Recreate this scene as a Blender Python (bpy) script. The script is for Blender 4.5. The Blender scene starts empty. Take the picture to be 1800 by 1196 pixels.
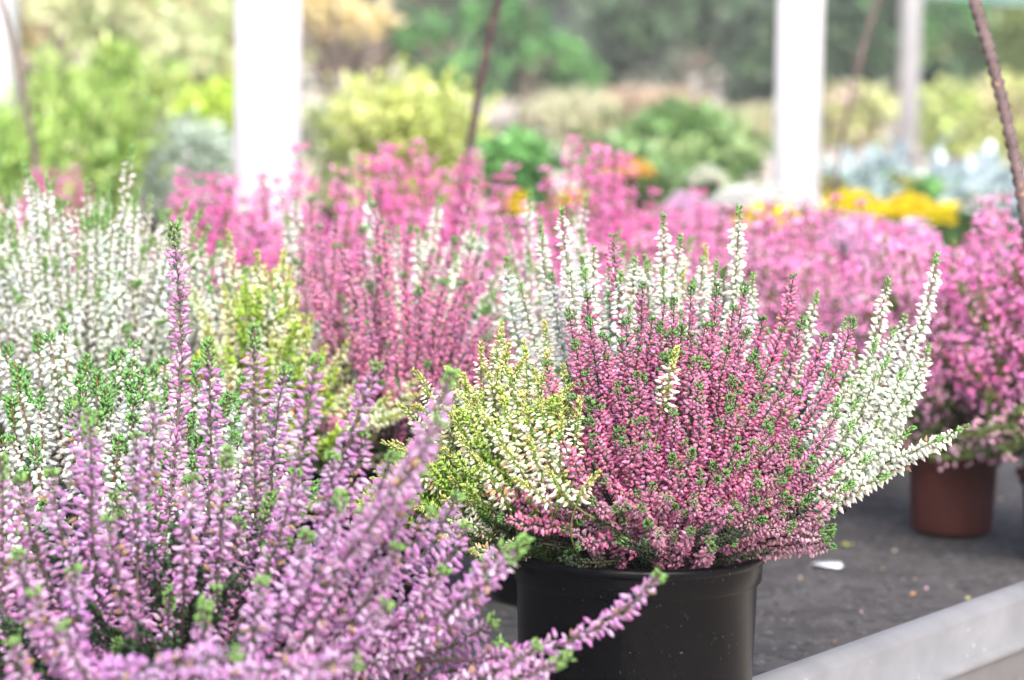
import bpy, math
import numpy as np
from mathutils import Matrix, Vector

R = math.radians
sc = bpy.context.scene
C = sc.collection
rng = np.random.default_rng(7)

# ------------------------------------------------------------------ camera
FPX = 5000.0                       # focal length in photo pixels (1800 wide)
BENCH = 0.80
CAMZ = BENCH + 0.48
PITCH = math.atan(548 / FPX)
cam_d = bpy.data.cameras.new('camera'); cam = bpy.data.objects.new('camera', cam_d); C.objects.link(cam)
cam_d.sensor_width = 36; cam_d.lens = FPX / 1800 * 36
cam_d.clip_start = 0.05; cam_d.clip_end = 600
cam_m = Matrix.Translation((0, 0, CAMZ)) @ Matrix.Rotation(R(90) - PITCH, 4, 'X') @ Matrix.Rotation(R(0.8), 4, 'Z')
cam.matrix_world = cam_m
cam_d.dof.use_dof = True; cam_d.dof.focus_distance = 1.80; cam_d.dof.aperture_fstop = 7.6
cam_d.dof.aperture_blades = 0
sc.camera = cam
CR = np.array(cam_m.col[0][:3]); CU = np.array(cam_m.col[1][:3]); CF = -np.array(cam_m.col[2][:3]); CO = np.array([0, 0, CAMZ])

# ------------------------------------------------------------------ light
sc.view_settings.view_transform = 'Standard'; sc.view_settings.look = 'None'
sc.view_settings.exposure = 1.5; sc.view_settings.gamma = 1
sc.view_settings.use_curve_mapping = False
w = bpy.data.worlds.new('World'); sc.world = w; w.use_nodes = True
nt = w.node_tree; nt.nodes.clear()
sky = nt.nodes.new('ShaderNodeTexSky'); sky.sky_type = 'NISHITA'; sky.sun_disc = False
SUN_EL, SUN_AZ = 44, 168           # azimuth clockwise from +Y : sun behind-right of the camera
sky.sun_elevation = R(SUN_EL); sky.sun_rotation = R(SUN_AZ)
sky.dust_density = 5.0; sky.air_density = 0.7; sky.ozone_density = 1.0
bg = nt.nodes.new('ShaderNodeBackground'); bg.inputs[1].default_value = 0.15
wo = nt.nodes.new('ShaderNodeOutputWorld')
nt.links.new(sky.outputs[0], bg.inputs[0]); nt.links.new(bg.outputs[0], wo.inputs[0])
sl = bpy.data.lights.new('sun', 'SUN'); sl.energy = 1.2; sl.angle = R(45); sl.color = (1, .985, .97)
so = bpy.data.objects.new('sun', sl); C.objects.link(so)
sd = Vector((math.sin(R(SUN_AZ)) * math.cos(R(SUN_EL)), math.cos(R(SUN_AZ)) * math.cos(R(SUN_EL)), math.sin(R(SUN_EL))))
so.rotation_euler = sd.to_track_quat('Z', 'Y').to_euler(); so.location = (0, 0, 8)
sc.render.engine = 'CYCLES'
sc.cycles.use_denoising = True
sc.cycles.max_bounces = 6; sc.cycles.transparent_max_bounces = 8; sc.cycles.transmission_bounces = 4
sc.cycles.sample_clamp_indirect = 6
sc.cycles.caustics_reflective = False; sc.cycles.caustics_refractive = False

# ------------------------------------------------------------------ helpers
def at(px, py, d):
    return CO + d * ((px - 900) / FPX * CR + (598 - py) / FPX * CU + CF)
def on_level(px, d, z):
    """point at depth d, column px, height z"""
    a = at(px, 0, d); b = at(px, 1000, d)
    t = (z - a[2]) / (b[2] - a[2]); return a + (b - a) * t
BD = np.array([math.sin(R(34.8)), math.cos(R(34.8)), 0])     # direction the benches run
BN = np.array([-math.cos(R(34.8)), math.sin(R(34.8)), 0])    # across the bench, away from the camera
def nrm(v):
    v = np.asarray(v, float); return v / np.maximum(np.linalg.norm(v, axis=-1, keepdims=True), 1e-9)

def tag(o, label=None, cat=None, group=None, kind=None):
    if label: o['label'] = label
    if cat: o['category'] = cat
    if group: o['group'] = group
    if kind: o['kind'] = kind
    return o
def empty(name, loc, label, cat, group=None):
    o = bpy.data.objects.new(name, None); C.objects.link(o); o.location = loc; o.empty_display_size = .05
    return tag(o, label, cat, group)

def template(n, prof, lobe=0.0, flat=1.0):
    """revolved profile along +z, poles closed: verts, faces(list), t (0..1 along z)"""
    V = []; F = []; T = []
    V.append((0, 0, prof[0][0])); T.append(0)
    rings = prof[1:-1]
    for z, r in rings:
        for k in range(n):
            a = 2 * math.pi * k / n; rr = r * (1 + lobe * math.cos(a * n / 2))
            V.append((rr * math.cos(a), rr * math.sin(a) * flat, z)); T.append(z)
    V.append((0, 0, prof[-1][0])); T.append(1)
    last = len(V) - 1
    for k in range(n):
        F.append((0, 1 + (k + 1) % n, 1 + k))
    for j in range(len(rings) - 1):
        for k in range(n):
            a = 1 + j * n + k; b = 1 + j * n + (k + 1) % n
            F.append((a, b, b + n, a + n))
    o = 1 + (len(rings) - 1) * n
    for k in range(n):
        F.append((o + k, o + (k + 1) % n, last))
    loops = np.concatenate([np.array(f) for f in F]); tot = np.array([len(f) for f in F])
    return np.array(V, float), loops, tot, np.array(T, float)

BUD = template(8, [(0, 0), (.08, .17), (.34, .29), (.66, .22), (.9, .08), (1, 0)], lobe=.14)
BUD6 = template(6, [(0, 0), (.12, .24), (.45, .33), (.85, .14), (1, 0)])
TEAR = template(6, [(0, 0), (.1, .22), (.34, .31), (.7, .17), (1, 0)])
BELL = template(6, [(0, 0), (.15, .17), (.45, .23), (.8, .15), (1, .04), (.95, 0)])
BALL = template(5, [(0, 0), (.2, .4), (.7, .42), (1, 0)])
OCTA = template(4, [(0, 0), (.45, .4), (1, 0)])
NEEDLE = template(3, [(0, 0), (.45, .2), (1, 0)])
LEAF = (np.array([(0, 0, 0), (.32, .06, .45), (0, 0, 1), (-.32, .06, .45)], float), np.array([0, 1, 2, 3]), np.array([4]), np.array([0, .5, 1, .5]))

class Geo:
    def __init__(s): s.v = []; s.l = []; s.t = []; s.c = []; s.n = 0
    def add(s, v, loops, tot, col):
        v = np.asarray(v, float)
        s.v.append(v); s.l.append(np.asarray(loops) + s.n); s.t.append(np.asarray(tot))
        col = np.broadcast_to(np.asarray(col, float), (len(v), 3)); s.c.append(col); s.n += len(v)
    def inst(s, T, pos, dirs, size, c0, c1, spin=None, gamma=1.0, wide=1.0):
        V, L, N, t = T; pos = np.atleast_2d(pos); m = len(pos)
        if m == 0: return
        z = nrm(np.broadcast_to(dirs, (m, 3)))
        ref = np.where(np.abs(z[:, 2:3]) > .9, np.array([[1., 0, 0]]), np.array([[0., 0, 1]]))
        x = nrm(np.cross(ref, z)); y = np.cross(z, x)
        sp = rng.uniform(0, 6.283, m) if spin is None else np.broadcast_to(spin, (m,))
        cs, sn = np.cos(sp)[:, None], np.sin(sp)[:, None]
        x, y = x * cs + y * sn, -x * sn + y * cs
        size = np.broadcast_to(size, (m,))[:, None, None]
        W = pos[:, None] + size * (wide * (V[None, :, 0:1] * x[:, None] + V[None, :, 1:2] * y[:, None]) + V[None, :, 2:3] * z[:, None])
        c0 = np.broadcast_to(c0, (m, 3)); c1 = np.broadcast_to(c1, (m, 3)); tt = (t ** gamma)[None, :, None]
        col = c0[:, None] * (1 - tt) + c1[:, None] * tt
        loops = (L[None] + (np.arange(m) * len(V))[:, None]).ravel()
        s.add(W.reshape(-1, 3), loops, np.tile(N, m), col.reshape(-1, 3))
    def tube(s, P, rad, n, col, cap=False):
        P = np.asarray(P, float); m = len(P); rad = np.broadcast_to(rad, (m,))
        t = nrm(np.gradient(P, axis=0)); ref = np.array([0.13, 1., .07]) if abs(t[:, 1]).mean() < .8 else np.array([1., 0.1, 0])
        x = nrm(np.cross(ref, t)); y = np.cross(t, x)
        a = np.arange(n) * 2 * math.pi / n
        V = P[:, None] + rad[:, None, None] * (np.cos(a)[None, :, None] * x[:, None] + np.sin(a)[None, :, None] * y[:, None])
        k = np.arange(n); k2 = (k + 1) % n
        j = (np.arange(m - 1) * n)[:, None]
        q = np.stack([j + k, j + k2, j + n + k2, j + n + k], -1).reshape(-1)
        tot = [4] * ((m - 1) * n)
        if cap:
            q = np.concatenate([q, np.arange(n)[::-1], (m - 1) * n + np.arange(n)]); tot += [n, n]
        s.add(V.reshape(-1, 3), q, np.array(tot), col if np.ndim(col) == 1 else np.repeat(col, n, 0))
    def lathe(s, prof, n, col, c=(0, 0, 0)):
        a = np.arange(n) * 2 * math.pi / n; V = []
        for r, z in prof: V.append(np.stack([np.cos(a) * r, np.sin(a) * r, np.full(n, z)], -1) + np.array(c))
        m = len(prof); k = np.arange(n); k2 = (k + 1) % n; j = (np.arange(m - 1) * n)[:, None]
        q = np.stack([j + k, j + k2, j + n + k2, j + n + k], -1).reshape(-1)
        s.add(np.concatenate(V), q, np.full((m - 1) * n, 4), col)
    def prism(s, sect, A, B, ax, up, col):
        """extrude a closed 2-D section (list of (u,v)) from A to B; u along ax, v along up"""
        A = np.array(A, float); B = np.array(B, float); n = len(sect)
        S = np.array([np.array(ax) * u + np.array(up) * v for u, v in sect])
        k = np.arange(n); k2 = (k + 1) % n
        q = np.stack([k, k2, n + k2, n + k], -1).reshape(-1)
        q = np.concatenate([q, k[::-1], n + k])
        s.add(np.concatenate([A + S, B + S]), q, np.array([4] * n + [n, n]), col)
    def build(s, name, mat, parent=None, origin=(0, 0, 0), smooth=True, link=True):
        me = bpy.data.meshes.new(name)
        V = np.concatenate(s.v) - np.array(origin); L = np.concatenate(s.l).astype(np.int32); T = np.concatenate(s.t).astype(np.int32)
        me.vertices.add(len(V)); me.vertices.foreach_set('co', V.astype(np.float32).ravel())
        me.loops.add(len(L)); me.loops.foreach_set('vertex_index', L)
        me.polygons.add(len(T)); st = np.zeros(len(T), np.int32); st[1:] = np.cumsum(T)[:-1]
        me.polygons.foreach_set('loop_start', st); me.polygons.foreach_set('loop_total', T)
        if smooth: me.polygons.foreach_set('use_smooth', np.ones(len(T), bool))
        ca = me.color_attributes.new('Col', 'FLOAT_COLOR', 'POINT')
        cc = np.ones((len(V), 4), np.float32); cc[:, :3] = np.clip(np.concatenate(s.c), 0, 1); ca.data.foreach_set('color', cc.ravel())
        me.update(calc_edges=True); me.materials.append(mat)
        o = bpy.data.objects.new(name, me); C.objects.link(o)
        if parent is not None: o.parent = parent
        return o

# ------------------------------------------------------------------ materials
def newmat(name):
    m = bpy.data.materials.new(name); m.use_nodes = True; t = m.node_tree; t.nodes.clear()
    return m, t, t.nodes.new('ShaderNodeOutputMaterial')
def plant_mat(name, rough=.5, transl=.25, spec=.35):
    m, t, o = newmat(name); N = t.nodes; K = t.links.new
    a = N.new('ShaderNodeAttribute'); a.attribute_name = 'Col'
    p = N.new('ShaderNodeBsdfPrincipled'); p.inputs['Roughness'].default_value = rough; p.inputs['Specular IOR Level'].default_value = spec
    tr = N.new('ShaderNodeBsdfTranslucent'); mx = N.new('ShaderNodeMixShader'); mx.inputs[0].default_value = transl
    K(a.outputs['Color'], p.inputs['Base Color']); K(a.outputs['Color'], tr.inputs['Color'])
    K(p.outputs[0], mx.inputs[1]); K(tr.outputs[0], mx.inputs[2]); K(mx.outputs[0], o.inputs[0]); return m
M_FLOWER = plant_mat('petals', .55, .3, .25)
M_LEAF = plant_mat('leaves', .5, .25, .35)
def noise_mat(name, c1, c2, scale, rough=.6, bump=0., bscale=None, metal=0., detail=6, spec=.5, spots=None, coord='Object', stretch=None):
    m, t, o = newmat(name); N = t.nodes; K = t.links.new
    tc = N.new('ShaderNodeTexCoord'); mp = N.new('ShaderNodeMapping'); K(tc.outputs[coord], mp.inputs[0])
    if stretch: mp.inputs['Rotation'].default_value = stretch[0]; mp.inputs['Scale'].default_value = stretch[1]
    n = N.new('ShaderNodeTexNoise'); n.inputs['Scale'].default_value = scale; n.inputs['Detail'].default_value = detail; K(mp.outputs[0], n.inputs['Vector'])
    r = N.new('ShaderNodeValToRGB'); r.color_ramp.elements[0].color = (*c1, 1); r.color_ramp.elements[1].color = (*c2, 1)
    r.color_ramp.elements[0].position = .32; r.color_ramp.elements[1].position = .68; K(n.outputs[0], r.inputs[0])
    p = N.new('ShaderNodeBsdfPrincipled'); p.inputs['Roughness'].default_value = rough; p.inputs['Metallic'].default_value = metal
    p.inputs['Specular IOR Level'].default_value = spec
    col = r.outputs[0]
    if spots:
        for (sc_, thr, cc) in spots:
            v = N.new('ShaderNodeTexNoise'); v.inputs['Scale'].default_value = sc_; v.inputs['Detail'].default_value = 3; K(mp.outputs[0], v.inputs['Vector'])
            rr = N.new('ShaderNodeValToRGB'); rr.color_ramp.elements[0].position = thr; rr.color_ramp.elements[1].position = thr + .05; K(v.outputs[0], rr.inputs[0])
            mx = N.new('ShaderNodeMixRGB'); K(rr.outputs[0], mx.inputs[0]); K(col, mx.inputs[1]); mx.inputs[2].default_value = (*cc, 1); col = mx.outputs[0]
    K(col, p.inputs['Base Color'])
    if bump:
        b = N.new('ShaderNodeBump'); b.inputs['Strength'].default_value = bump; b.inputs['Distance'].default_value = .002
        n2 = N.new('ShaderNodeTexNoise'); n2.inputs['Scale'].default_value = bscale or scale * 4; n2.inputs['Detail'].default_value = 4; K(mp.outputs[0], n2.inputs['Vector'])
        K(n2.outputs[0], b.inputs['Height']); K(b.outputs[0], p.inputs['Normal'])
    K(p.outputs[0], o.inputs[0]); return m
M_MAT = noise_mat('bench_matting', (.045, .044, .046), (.078, .076, .077), 22, .9, 1.0, 300, spec=.2, spots=[(75, .57, (.032, .032, .033)), (130, .62, (.15, .147, .142)), (40, .66, (.035, .034, .035))])
M_ALU = noise_mat('mill_aluminium', (.15, .155, .165), (.19, .195, .205), 5, .5, .12, 140, metal=.0, spots=[(14, .66, (.24, .24, .235)), (75, .72, (.13, .12, .105))], stretch=((0, 0, R(34.8 - 90)), (1, 7, 7)))
M_BLACK = noise_mat('black_pot_plastic', (.0022, .0022, .0028), (.0035, .0035, .0044), 14, .27, .10, 60, spots=[(46, .70, (.016, .016, .016)), (160, .68, (.012, .012, .012)), (300, .70, (.05, .047, .042))], spec=.11)
M_TERRA = noise_mat('terracotta_plastic', (.056, .014, .010), (.086, .022, .015), 20, .7, .2, 120, spec=.25, spots=[(35, .68, (.05, .014, .01))])
M_SOIL = noise_mat('potting_soil', (.012, .009, .007), (.035, .026, .02), 180, .95, 1, 500)
M_WHITE = noise_mat('white_paint', (.84, .84, .84), (.88, .88, .88), 2.5, .4, .05, 30, spots=[(4, .74, (.76, .75, .73))])
M_GREYMETAL = noise_mat('galvanised_post', (.40, .42, .46), (.50, .52, .56), 4, .5, .1, 40, metal=.3)
M_REBAR = noise_mat('rusty_steel', (.07, .045, .045), (.13, .088, .086), 60, .75, .5, 300, spots=[(90, .62, (.26, .15, .10))])
M_PLASTIC = noise_mat('white_plastic', (.75, .78, .85), (.82, .85, .9), 30, .4)
M_GROUND = noise_mat('pale_earth', (.36, .30, .24), (.50, .44, .38), .8, .95, .5, 20, spots=[(.35, .60, (.14, .17, .08)), (1.7, .63, (.23, .20, .14))])
M_BARK = noise_mat('bark', (.09, .07, .055), (.19, .15, .12), 9, .9, .8, 40)
M_NET = noise_mat('green_shade_cloth', (.10, .20, .17), (.16, .27, .24), 3, .9, .2, 200)
M_TRAY = noise_mat('grey_plastic_tray', (.16, .16, .17), (.22, .22, .23), 10, .6)

# ------------------------------------------------------------------ setting
def terrain():
    xs = np.linspace(-40, 40, 81); ys = np.concatenate([np.linspace(-8, 30, 77), np.linspace(32, 70, 20)])
    X, Y = np.meshgrid(xs, ys); s = np.clip((Y - 7) / 6, 0, 1); Z = .66 * s * s * (3 - 2 * s) + .03 * np.sin(X * 1.3 + Y * .7) * s
    V = np.stack([X, Y, Z], -1).reshape(-1, 3); nx = len(xs)
    i = np.arange(len(ys) - 1)[:, None] * nx + np.arange(nx - 1)[None]
    q = np.stack([i, i + 1, i + 1 + nx, i + nx], -1).reshape(-1)
    g = Geo(); g.add(V, q, np.full(len(q) // 4, 4), (.4, .35, .3)); tag(g.build('ground', M_GROUND), kind='structure')
terrain()
def gz(y):
    s = min(max((y - 7) / 6, 0), 1); return .66 * s * s * (3 - 2 * s)

# bench: rail n=.905 ... back rail
N0, N1 = 0.895, 2.12
def bench(name, n0, n1, label, legs, lip=.06, z=BENCH, a0=-3.5, a1=9.0):
    base = BN * n0 + np.array([0, 0, 0.])
    root = empty(name, tuple(base + BD * 2), label, 'bench')
    org = base + BD * 2
    A = lambda n, s, zz: BN * n + BD * s + np.array([0, 0, zz])
    up = np.array([0, 0, 1.])
    g = Geo()   # matting sheet: gently uneven
    S = np.linspace(a0, a1, 160); Nn = np.linspace(n0 + .012, n1 - .012, 26)
    SS, NN = np.meshgrid(S, Nn); ZZ = z - .0015 + .0012 * np.sin(SS * 21 + NN * 9) * np.sin(NN * 17 - SS * 5)
    V = SS[..., None] * BD + NN[..., None] * BN + ZZ[..., None] * up; V = V.reshape(-1, 3); nx = len(S)
    i = np.arange(len(Nn) - 1)[:, None] * nx + np.arange(nx - 1)[None]
    q = np.stack([i, i + 1, i + 1 + nx, i + nx], -1).reshape(-1)
    g.add(V, q, np.full(len(q) // 4, 4), (.1, .1, .1)); g.build('matting', M_MAT, root, org)
    g = Geo(); g.prism([(0, 0), (n1 - n0 - .03, 0), (n1 - n0 - .03, -.02), (0, -.02)], A(n0 + .015, a0, z - .008), A(n0 + .015, a1, z - .008), BN, up, (.4, .4, .4)); g.build('tray', M_GREYMETAL, root, org, smooth=False)
    # rail profile (u across towards the back, v up), top of lip at +lip
    prof = [(.016, lip), (.014, lip + .001), (.006, lip), (-.0004, lip - .0062), (-.001, lip - .0072), (-.001, lip - .0365), (-.0035, lip - .0378), (-.0055, lip - .0405), (-.0055, lip - .0435), (-.0035, lip - .0455),
            (-.001, lip - .048), (-.001, lip - .110), (.004, lip - .1125), (.016, lip - .1125)]
    for off, sg in ((n0, 1), (n1, -1)):
        g = Geo(); P = [(u * sg, v) for u, v in prof]
        if sg < 0: P = P[::-1]
        g.prism(P, A(off, a0, z), A(off, a1, z), BN, up, (.5, .5, .5)); g.build('side_rail', M_ALU, root, org, smooth=False)
    for s in np.arange(a0 + .3, a1, 2.0) if legs else []:
        for n in (n0 + .12, n1 - .12):
            g = Geo(); g.prism([(-.02, -.02), (.02, -.02), (.02, .02), (-.02, .02)], A(n, s, gz(A(n, s, 0)[1])), A(n, s, z - .0285), BD, BN, (.4, .4, .4)); g.build('leg', M_GREYMETAL, root, org, smooth=False)
    return root
bench('nursery_bench', N0, N1, 'aluminium edged nursery bench with dark grey matting holding the black heather pot', True)
bench('nursery_bench', 2.40, 3.65, 'second nursery bench behind the white posts carrying the yellow and white mums', True, lip=.03)

# white roof posts
def post(name, px, d, wid, label, mat=M_WHITE, cat='post', square=True, group='posts holding up the nursery roof', rot=34.8):
    b = at(px, 150, d); b[2] = gz(b[1]) - .01
    root = empty(name, tuple(b), label, cat, group)
    g = Geo(); h = wid / 2; c = .006 if wid > .05 else .003
    ax = np.array([math.cos(R(rot)), -math.sin(R(rot)), 0]); ay = np.array([math.sin(R(rot)), math.cos(R(rot)), 0])
    if square:
        sec = [(-h + c, -h), (h - c, -h), (h, -h + c), (h, h - c), (h - c, h), (-h + c, h), (-h, h - c), (-h, -h + c)]
        g.prism(sec, (0, 0, 0.008), (0, 0, 3.2), ax, ay, (.8, .8, .8))
    else:
        g.tube([(0, 0, .008), (0, 0, 1.6), (0, 0, 3.2)], h, 20, (.8, .8, .8), cap=True)
    g.build('shaft', mat, root, smooth=not square)
    g = Geo(); p = h + .035
    g.prism([(-p, -p), (p, -p), (p, p), (-p, p)], (0, 0, 0), (0, 0, .006), ax, ay, (.5, .5, .5)); g.build('base_plate', M_GREYMETAL, root, smooth=False)
post('roof_post', 471, 3.55, .0655, 'broad white square post nearest the camera, rising behind the pink heather at left')
post('roof_post', 1404, 4.75, .0625, 'white square post standing behind the white mums, right of centre')
post('roof_post', -22, 5.2, .095, 'white square post cut by the left edge of the picture', rot=10)
post('roof_post', 1598, 11.5, .085, 'thin pale grey post beyond the silvery blue plants', mat=M_GREYMETAL, square=False)

# rebar hoops
def hoop(f1, f2, H, label, rad=.0042, z1=BENCH, z2=BENCH, ribs=True):
    f1 = np.array([f1[0], f1[1], z1]); f2 = np.array([f2[0], f2[1], z2]); th = np.linspace(0, math.pi, 900 if ribs else 120)
    mid = (f1 + f2) / 2; ha = (f1 - f2) / 2
    P = mid + np.cos(th)[:, None] * ha + np.sin(th)[:, None] ** .92 * np.array([0, 0, H])
    seg = np.concatenate([[0], np.cumsum(np.linalg.norm(np.diff(P, axis=0), axis=1))])
    root = empty('rebar_hoop', tuple(f1), label, 'hoop', 'rusty hoops over the benches')
    g = Geo(); g.tube(P, rad, 12, (.2, .1, .1), cap=True); bar = g.build('bar', M_REBAR, root, f1)
    if ribs:   # the raised spiral ribs of reinforcing bar
        t = nrm(np.gradient(P, axis=0)); x = nrm(np.cross(np.array([.3, 1, .1]), t)); y = np.cross(t, x)
        g = Geo()
        for ph in (0, math.pi):
            s = np.arange(0, seg[-1], .0011); Q = np.stack([np.interp(s, seg, P[:, k]) for k in range(3)], -1)
            X = np.stack([np.interp(s, seg, x[:, k]) for k in range(3)], -1); Y = np.stack([np.interp(s, seg, y[:, k]) for k in range(3)], -1)
            a = s / .021 * 2 * math.pi + ph
            g.tube(Q + (np.cos(a)[:, None] * X + np.sin(a)[:, None] * Y) * (rad - .0003), .0018, 5, (.2, .1, .1))
        g.build('rib', M_REBAR, bar, f1)
    return root
a = on_level(1846, 2.16, BENCH); b = on_level(795, 3.56, BENCH)
hoop(a, b, .80, 'rusty ribbed steel hoop arching over the bench, its sharp near leg at the right edge')
a = on_level(86, 4.0, BENCH); b = on_level(-560, 5.0, BENCH)
hoop(a, b, .80, 'thin rusty hoop with its leg before the white post at the left edge', rad=.0045, ribs=False)
a = on_level(1450, 4.7, BENCH); b = on_level(2300, 5.6, BENCH)
hoop(a, b, .95, 'thin rusty hoop curving up before the grey post and silvery blue plants', rad=.0036, ribs=False)

# ------------------------------------------------------------------ pots
def pot(root, org, c, rim_r, base_r, h, mat, rimh=.02, soil=True, name='pot'):
    """c = centre of the base on the bench"""
    g = Geo(); lip = .0035
    r1 = rim_r - .0035
    ry = lambda z: base_r + (r1 - base_r) * z / h
    zr = h - rimh
    prof = [(0, .001), (base_r - .004, .001), (base_r - .001, .003), (ry(.004), .006), (ry(zr * .5), zr * .5), (ry(zr) - .0006, zr - .001), (ry(zr) + .0002, zr),
            (ry(zr) + .0022, zr + .0012), (rim_r - .0018, h - .0072), (rim_r - .0016, h - .0064), (rim_r + .0006, h - .0054), (rim_r + .0014, h - .003), (rim_r + .0006, h - .0006),
            (rim_r - .0018, h), (rim_r - .0042, h - .0012), (rim_r - .005, h - .004), (ry(h * .55) - .004, h * .55)]
    g.lathe(prof, 96, (.02, .02, .02), c); g.build(name, mat, root, org)
    if soil:
        g = Geo(); zs = h - .014
        n = 60; a = np.arange(n) * 2 * math.pi / n
        V = [np.array([[0, 0, zs + .004]])]
        for f in (.35, .7, 1.0):
            rr = (ry(zs) - .0045) * f; V.append(np.stack([np.cos(a) * rr, np.sin(a) * rr, zs + rng.uniform(-.002, .003, n)], -1))
        V = np.concatenate(V) + np.array(c); L = []; T = []
        for k in range(n): L += [0, 1 + k, 1 + (k + 1) % n]; T.append(3)
        for j in range(2):
            for k in range(n): L += [1 + j * n + k, 1 + (j + 1) * n + k, 1 + (j + 1) * n + (k + 1) % n, 1 + j * n + (k + 1) % n]; T.append(4)
        g.add(V, L, T, (.02, .015, .01)); g.build('soil', M_SOIL, root, org)

# ------------------------------------------------------------------ heather spikes
def bez(P0, P1, P2, P3, n=40):
    t = np.linspace(0, 1, n)[:, None]
    return (1 - t) ** 3 * P0 + 3 * (1 - t) ** 2 * t * P1 + 3 * (1 - t) * t * t * P2 + t ** 3 * P3
def path(P0, T, d, rise=.5, n=40, wob=.0):
    P0 = np.array(P0, float); T = np.array(T, float); L = np.linalg.norm(T - P0); h = T - P0; hh = h * np.array([1, 1, 0])
    out = nrm(nrm(hh + 1e-6) * (1 - rise) + np.array([0, 0, 1.]) * rise)
    P = bez(P0, P0 + out * L * .35, T - nrm(d) * L * .38, T, n)
    if wob:
        t = np.linspace(0, 1, n)[:, None]; a = rng.normal(0, wob, (2, 3))
        P = P + L * (a[0] * np.sin(t * math.pi) + a[1] * np.sin(2 * t * math.pi)) * (1 - t * .3)
    return P
def frame_at(P, s_from_tip):
    seg = np.concatenate([[0], np.cumsum(np.linalg.norm(np.diff(P, axis=0), axis=1))]); s = seg[-1] - np.asarray(s_from_tip); s = np.clip(s, 0, seg[-1])
    t = nrm(np.gradient(P, axis=0))
    Q = np.stack([np.interp(s, seg, P[:, k]) for k in range(3)], -1); Tn = nrm(np.stack([np.interp(s, seg, t[:, k]) for k in range(3)], -1))
    x = nrm(np.cross(np.array([.21, 1, .33]), Tn)); y = np.cross(Tn, x); return Q, Tn, x, y, seg[-1]
def jit(c, m, amt=.12, hue=.05):
    c = np.array(c, float); b = 1 + rng.normal(0, amt, (m, 1)); return np.clip(c * b * (1 + rng.normal(0, hue, (m, 3))), 0, .95)

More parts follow.
